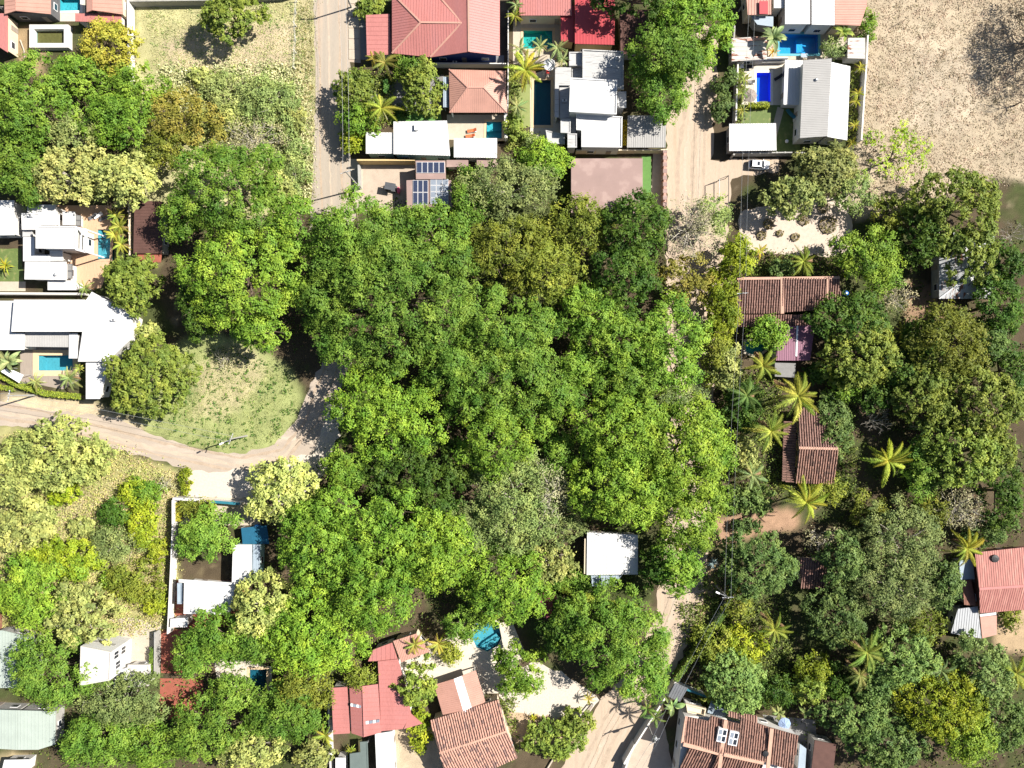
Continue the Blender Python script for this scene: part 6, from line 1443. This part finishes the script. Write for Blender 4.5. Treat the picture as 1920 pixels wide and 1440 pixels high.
# ------------------------------------------------------------------ street and garden things
def lounger(px, py, rz, m, label, h=0, frame=METALW, group='sun loungers'):
    x, y = P(px, py); t = empty('sun_lounger', label, 'sun lounger', (x, y, h), group); ca, sa = math.cos(rz), math.sin(rz)
    def W(u, v, z): return (x + u * ca - v * sa, y + u * sa + v * ca, h + z)
    for u in (-.8, .8):
        for v in (-.28, .28): g = MB(); g.box(W(u, v, .14), (.07, .07, .28), rz); g.build('leg', frame, t)
    g = MB(); g.box(W(0, 0, .31), (1.95, .68, .06), rz); g.build('frame', frame, t); g = MB(); g.box(W(-.3, 0, .40), (1.3, .62, .11), rz); g.build('cushion', m, t)
    g = MB(); g.bar(W(.35, 0, .42), W(.95, 0, .78), .62, .1); g.build('backrest', m, t)
lounger(885, 246, .15, ORANGE, 'orange lounger closer to the salmon pavilion', group='orange loungers'); lounger(882, 256, .1, ORANGE, 'orange lounger closer to the white annex', group='orange loungers')
lounger(1405, 155, 0, PAVEG, 'grey lounger left of the cobalt pool')
lounger(1458, 147, .55, BLACK, 'black lounger right of the cobalt pool')
for i, (a, b, r) in enumerate(((176, 407, .5), (186, 405, .5), (196, 410, .3))): lounger(a, b, r, DGREY if i != 1 else CANVAS, ['dark lounger at the left of the deck above the pool', 'white lounger in the middle above the deck pool', 'dark lounger at the right of the deck above the pool'][i], group='loungers on the timber deck')
def parasol(px, py, r, m, label, h=2.5, n=8, name='parasol'):
    x, y = P(px, py, h); t = empty(name, label, 'parasol', (x, y, 0)); g = MB(); g.tube([(x, y, 0), (x, y, h + .5)], .04, 6); g.build('pole', METALG, t); g = MB(); R = r * S * (CAM_H - h) / CAM_H
    g.lathe((x, y, 0), [(.28, .0), (.28, .1)], 12); g.build('base', DGREY, t); ap = Vector((x, y, h + .55))
    for k in range(n):
        a0, a1 = 2 * math.pi * k / n, 2 * math.pi * (k + 1) / n; q0 = Vector((x + R * math.cos(a0), y + R * math.sin(a0), h)); q1 = Vector((x + R * math.cos(a1), y + R * math.sin(a1), h)); g = MB(); d = Vector((0, 0, -.03))
        md = ap.lerp((q0 + q1) / 2, .55) - Vector((0, 0, .06)); ma = ap.lerp(q0, .55); mb = ap.lerp(q1, .55); g.poly([ap, ma, md, mb]); g.poly([ma, q0, q1, mb, md]); g.poly([p + d for p in (ap, mb, md, ma)]); g.poly([p + d for p in (md, mb, q1, q0, ma)])
        g.build('canopy_panel', m, t)
parasol(1030, 121, 12, CANVAS, 'white parasol beside the golden palm'); parasol(1407, 179, 13, THATCH, 'grey thatched parasol left of the cobalt pool'); parasol(1471, 1357, 12, CANVASB, 'blue grey octagonal parasol beside the big clay tile house')
lounger(1027, 132, 1.5, REDC, 'red chair under the white parasol', group='single chairs')
def sail(pts, m, label, name='shade_sail'):
    c = [P3(*p) for p in pts]; t = empty(name, label, 'shade sail', (c[0].x, c[0].y, 0)); slab(t, c, m, .05, name='canvas')
    for k in c: g = MB(); g.box((k.x, k.y, (k.z - .1) / 2), (.09, .09, k.z - .1)); g.build('post', METALG, t)
sail([(0, 696, 2.7), (16, 690, 2.6), (44, 703, 2.5), (36, 718, 2.4)], CANVAS, 'white canopy below the traveller palm at the left edge')
# blue water tank on stand
def tank(px, py, z, r, m, label):
    x, y = P(px, py, z + 1); t = empty('water_tank', label, 'tank', (x, y, 0)); g = MB(); g.lathe((x, y, z), [(r, 0), (r * 1.02, .5), (r, 1.0), (r * .7, 1.25), (r * .25, 1.35)], 14); g.build('vessel', m, t, smooth=False)
    g = MB(); g.lathe((x, y, z + 1.35), [(r * .26, 0), (r * .26, .08)], 10); g.build('lid', METALW, t)
    if z > .3:
        for k in range(4): a = k * 1.571 + .78; g = MB(); g.box((x + r * .7 * math.cos(a), y + r * .7 * math.sin(a), z / 2), (.1, .1, z)); g.build('leg', METALG, t)
tank(1586, 550, 3.0, .62, BLUEP, 'blue water tank on a stand beside the clay tile roof'); tank(481, 990, .1, .7, BLUEP, 'bright blue tank under the pale leaved tree')
# parked car
def car(px, py, rz, label):
    x, y = P(px, py); t = empty('parked_car', label, 'car', (x, y, 0)); ca, sa = math.cos(rz), math.sin(rz)
    def W(u, v, z): return (x + u * ca - v * sa, y + u * sa + v * ca, z)
    def loft(secs, closed=True):
        g = MB(); n = len(secs[0]); vv = [W(*p) for s in secs for p in s]; ff = []
        for i in range(len(secs) - 1):
            for k in range(n): ff.append((i * n + k, i * n + (k + 1) % n, (i + 1) * n + (k + 1) % n, (i + 1) * n + k))
        ff += [tuple(range(n))[::-1], tuple(range((len(secs) - 1) * n, len(secs) * n))]; g.quadv(vv, ff); return g
    def sec(u, w_, z0, z1): return [(u, -w_, z0 + .1), (u, -w_ * .9, z0), (u, w_ * .9, z0), (u, w_, z0 + .1), (u, w_ * .99, z1 - .14), (u, w_ * .86, z1), (u, -w_ * .86, z1), (u, -w_ * .99, z1 - .14)]
    loft([sec(-2.15, .72, .42, .88), sec(-2.05, .86, .3, 1.0), sec(-1.5, .92, .26, 1.04), sec(0, .93, .26, 1.02), sec(1.0, .92, .26, 1.0), sec(1.75, .86, .28, .92), sec(2.08, .70, .36, .78), sec(2.15, .55, .45, .68)]).build('body', CARW, t, smooth=False)
    def cab(u, w_, z): return (u, w_, z)
    def quad(nm, ps, m, off=.0):
        g = MB(); g.poly([W(*p) for p in ps]); return g.build(nm, m, t)
    b0 = [(-1.95, .82, 1.0), (-1.95, -.82, 1.0), (1.0, -.82, 1.0), (1.0, .82, 1.0)]; r0 = [(-1.62, .66, 1.56), (-1.62, -.66, 1.56), (.25, -.66, 1.58), (.25, .66, 1.58)]
    g = MB(); ri = [W(*p) for p in r0]; g.poly([ri[0], ri[1], ri[2], ri[3]]); g.poly([Vector(p) - Vector((0, 0, .05)) for p in ri[::-1]])
    for k in range(4):
        j = (k + 1) % 4; a, b, c, d = Vector(W(*b0[k])), Vector(W(*b0[j])), Vector(ri[j]), Vector(ri[k]); g.poly([a, b, a.lerp(d, .0) * .0 + b.lerp(c, .12), a.lerp(d, .12)]); g.poly([a.lerp(d, .9), b.lerp(c, .9), c, d]); g.poly([a, a.lerp(b, .06), d.lerp(c, .06), d]); g.poly([a.lerp(b, .94), b, c, d.lerp(c, .94)])
    g.build('cabin', CARW, t)
    for k, nm in ((0, 'rear_window'), (1, 'side_window'), (2, 'windscreen'), (3, 'side_window')):
        j = (k + 1) % 4; a, b, c, d = Vector(W(*b0[k])), Vector(W(*b0[j])), Vector(ri[j]), Vector(ri[k]); ctr = (a + b + c + d) / 4; cc = Vector((x, y, 1.2)); o_ = (ctr - cc); o_.z = .25; o_.normalize()
        q = [a.lerp(d, .10).lerp(b.lerp(c, .10), .05), b.lerp(c, .10).lerp(a.lerp(d, .10), .05), c.lerp(b, .08).lerp(d.lerp(a, .08), .05), d.lerp(a, .08).lerp(c.lerp(b, .08), .05)]
        g = MB(); g.poly([p + o_ * .012 for p in q]); g.build(nm, GLASS, t)
    g = MB(); g.box(W(-.35, 0, 1.59), (.5, .8, .02), rz); g.build('sunroof', GLASS, t)
    for u in (-1.3, 1.3):
        for v in (-.86, .86):
            c = W(u, v, .33); g = MB(); a = Vector((-sa, ca, 0)); g.tube([Vector(c) - a * .1, Vector(c) + a * .1], .33, 14); wl = g.build('wheel', RUBBER, t); g = MB(); g.tube([Vector(c) - a * .115, Vector(c) + a * .115], .19, 10); g.build('rim', METALG, wl)
    for v in (-.6, .6): g = MB(); g.box(W(2.02, v, .74), (.2, .28, .1), rz); g.build('headlight', METALW, t); g = MB(); g.box(W(-2.1, v, .85), (.1, .24, .14), rz); g.build('tail_light', REDC, t)
    for v in (-.98, .98): g = MB(); g.box(W(.75, v, 1.05), (.16, .2, .13), rz); g.build('mirror', CARW, t)
car(1421, 311, -.06, 'white car parked below the ribbed garage roof')
# canopied cart
x, y = P(734, 354); t = empty('utility_cart', 'dark grey canopied cart parked in the concrete courtyard', 'cart', (x, y, 0)); rz = -.18; ca, sa = math.cos(rz), math.sin(rz)
def W(u, v, z): return (x + u * ca - v * sa, y + u * sa + v * ca, z)
g = MB(); g.box(W(0, 0, .5), (2.3, 1.25, .4), rz); g.build('body', DGREY, t)
for v in (-.36, .36): g = MB(); g.box(W(0, v, 1.92), (2.15, .71, .1), rz); g.build('canopy_panel', mat('charcoal_canopy', (.075, .08, .09), var=.15), t)
for u in (-1, 1):
    for v in (-.6, .6): g = MB(); g.box(W(u, v, 1.28), (.06, .06, 1.18), rz); g.build('post', METALG, t); c = Vector(W(u * .75, v, .25)); a = Vector((-sa, ca, 0)); g = MB(); g.tube([c - a * .09, c + a * .09], .25, 12); g.build('wheel', RUBBER, t)
g = MB(); g.box(W(-.1, 0, .8), (.5, 1.1, .22), rz); g.build('seat', BLACK, t)
x, y = P(748, 358); g = MB(); g.lathe((x, y, .05), [(.2, 0), (.42, .2), (.46, .5), (.36, .8), (.12, .95)], 10)
g2 = MB(); g2.v = [((v[0] - x) * .75 - (v[1] - y) * .25, (v[1] - y) * 1.6 + (v[0] - x) * .3, v[2]) for v in g.v]; g2.f = g.f; g2.a = g.a; me = bpy.data.meshes.new('inflatable'); me.from_pydata(g2.v, [], g2.f); me.materials.append(PINKP); tag(link('inflatable', me, None, (x, y, 0)), 'bright pink inflatable beside the dark grey cart', 'inflatable')
# wire fence by the concrete lane
t = empty('wire_fence', 'leaning white posts of a wire fence beside the concrete lane', 'fence', (*P(552, 70), 0)); pp = []
for i, (a, b) in enumerate(((556, 26), (556, 50), (555, 76), (556, 100), (555, 130), (557, 4))):
    q = P3(a, b); rr = random.Random(i); top = q + Vector((rr.uniform(-.35, .1), rr.uniform(-.1, .4), 1.5)); g = MB(); g.tube([q, top], .085, 6); g.build('post', OFFW, t); pp.append((b, top))
pp.sort(key=lambda e: e[0])
for z in (.1, .55, 1.0):
    g = MB(); g.tube([p - Vector((0, 0, z)) for _, p in pp], .018, 4); g.build('wire', METALG, t)
# gate frame by the dirt road
t = empty('wire_gate', 'black metal gate frame beside the dirt road end', 'gate', (*P(1352, 350), 0)); A, B, D = P3(1352, 345), P3(1352, 378), P3(1366, 333)
for k, (a, b) in enumerate(((P3(1349, 336, 2.4), P3(1366, 329, 2.4)), (P3(1366, 329, 2.4), P3(1366, 400, 2.4)), (P3(1349, 336, 2.4), P3(1349, 378, 2.4)))): g = MB(); g.bar(a, b, .1, .1); g.build('rail', BLACK if k < 2 else METALG, t)
for a, b in ((1349, 336), (1366, 329), (1349, 378), (1366, 365), (1366, 398)): q = P3(a, b, 2.4); g = MB(); g.box((q.x, q.y, 1.2), (.1, .1, 2.35)); g.build('post', BLACK, t)
# slide, ball, bins, tables
x, y = P(1482, 215, 1.2); t = empty('slide', 'teal plastic slide on the shaded lawn', 'slide', (x, y, 0)); pts = [P3(1476, 205, .25), P3(1480, 211, .6), P3(1486, 217, 1.1), P3(1491, 221, 1.4)]
g = MB()
for a, b in zip(pts[:-1], pts[1:]): g.bar(a, b, .75, .08)
g.build('chute', TEALP, t); g = MB(); q = pts[-1]; g.box((q.x + .4, q.y, .7), (.7, .7, 1.3)); g.build('ladder', METALW, t)
x, y = P(1474, 266); g = MB(); g.lathe((x, y, 0), [(.1, 0), (.3, .12), (.38, .38), (.3, .62), (.1, .75)], 12); tag(g.build('ball', CANVAS, None, (0, 0, 0), smooth=True), 'pale round ball on the shaded lawn', 'ball')
def bin_(px, py, m, label): x, y = P(px, py); t = empty('bin', label, 'bin', (x, y, 0)); g = MB(); g.box((x, y, .5), (.65, .75, .9)); g.build('body', m, t); g = MB(); g.box((x, y, 1.0), (.72, .82, .08)); g.build('lid', m, t)
bin_(297, 1196, GREENP, 'green bin against the red terrace wall'); bin_(296, 1186, METALG, 'grey bin above the green one at the red terrace')
def table(px, py, label, m=DGREY, w_=1.3):
    x, y = P(px, py); t = empty('table', label, 'table', (x, y, 0)); g = MB(); g.box((x, y, .74), (w_, .8, .06)); g.build('tabletop', m, t)
    for u in (-1, 1):
        for v in (-.3, .3): g = MB(); g.box((x + u * w_ * .42, y + v, .355), (.06, .06, .71)); g.build('leg', METALG, t)
table(1385, 127, 'white table at the corner of the cobalt pool terrace', CANVAS, 1.7); table(1404, 128, 'dark table beside the zigzag wall of the cobalt pool', BLACK, 1.5); table(1505, 107, 'glass table below the azure pool', BGREY); table(1025, 144, 'small table at the head of the long teal pool', WOODG, .8)
bwall('black zigzag painted garden wall above the cobalt pool', [(1384, 121), (1468, 120)], 1.0, GREYW, .12)
# skip of dry branches, fallen trunks
def log(pts, r, label, m=BARKP): c = [P3(a, b, z) for a, b, z in pts]; g = MB(); g.tube(c, [r, r * .8, r * .5][:len(c)] if len(c) == 3 else r, 6); tag(g.build('fallen_branch', m), label, 'branch')
log([(1668, 54, .15), (1685, 44, .2), (1703, 33, .15)], .1, 'dark fallen branch on the dry field', BARK); log([(185, 967, .6), (155, 982, .8), (125, 993, .5)], .12, 'long pale fallen branch in the left scrub'); log([(38, 75, .3), (45, 95, .2), (46, 112, .15)], .14, 'pale fallen branch beside the square rimmed tank')
log([(0, 912, 1.5), (30, 911, 1.6), (50, 918, 1.2)], .14, 'pale limb lying at the left edge scrub')
# small gate on the lower road
t = empty('road_gate', 'low timber gate between gravel drive and lower dirt road', 'gate', (*P(1095, 1338), 0))
for a, b, z in (((1110, 1318), (1084, 1350), 1.1), ((1112, 1320), (1086, 1352), .55)): g = MB(); g.bar((*P(*a), z), (*P(*b), z), .22, .12); g.build('rail', WOODG, t)
for a, b in ((1111, 1319), (1098, 1335), (1085, 1351)): q = P(a, b); g = MB(); g.box((*q, .6), (.22, .22, 1.2)); g.build('post', OFFW, t)
bwall('low stone kerb wall beside the lower dirt road', [(1083, 1354), (1050, 1400), (1020, 1450)], .5, PAVE, .3)
bwall('white street wall below the transformer pole', [(1186, 1388), (1168, 1420)], 2.4, OFFW, .4)
ac_unit('white air conditioner on the pale roof beside the grey wall', 60, 405, 3.9); ac_unit('white air conditioner on the sprawling white roof', 215, 600, 4.6)
g = MB()
# washed laundry like skylight boxes on white roofs
for (a, b, z, lab) in ((105, 515, 4.0, 'round white vent on the lowest stepped white roof'), (1530, 150, 4.9, 'round white vent on the large white house roof')):
    x, y = P(a, b, z); t = empty('roof_vent', lab, 'vent', (x, y, z)); g = MB(); g.lathe((x, y, z + .05), [(.32, 0), (.32, .3), (.18, .42)], 12); g.build('cowl', METALG, t); g = MB(); g.lathe((x, y, z), [(.45, 0), (.45, .06)], 12); g.build('flashing', OFFW, t)
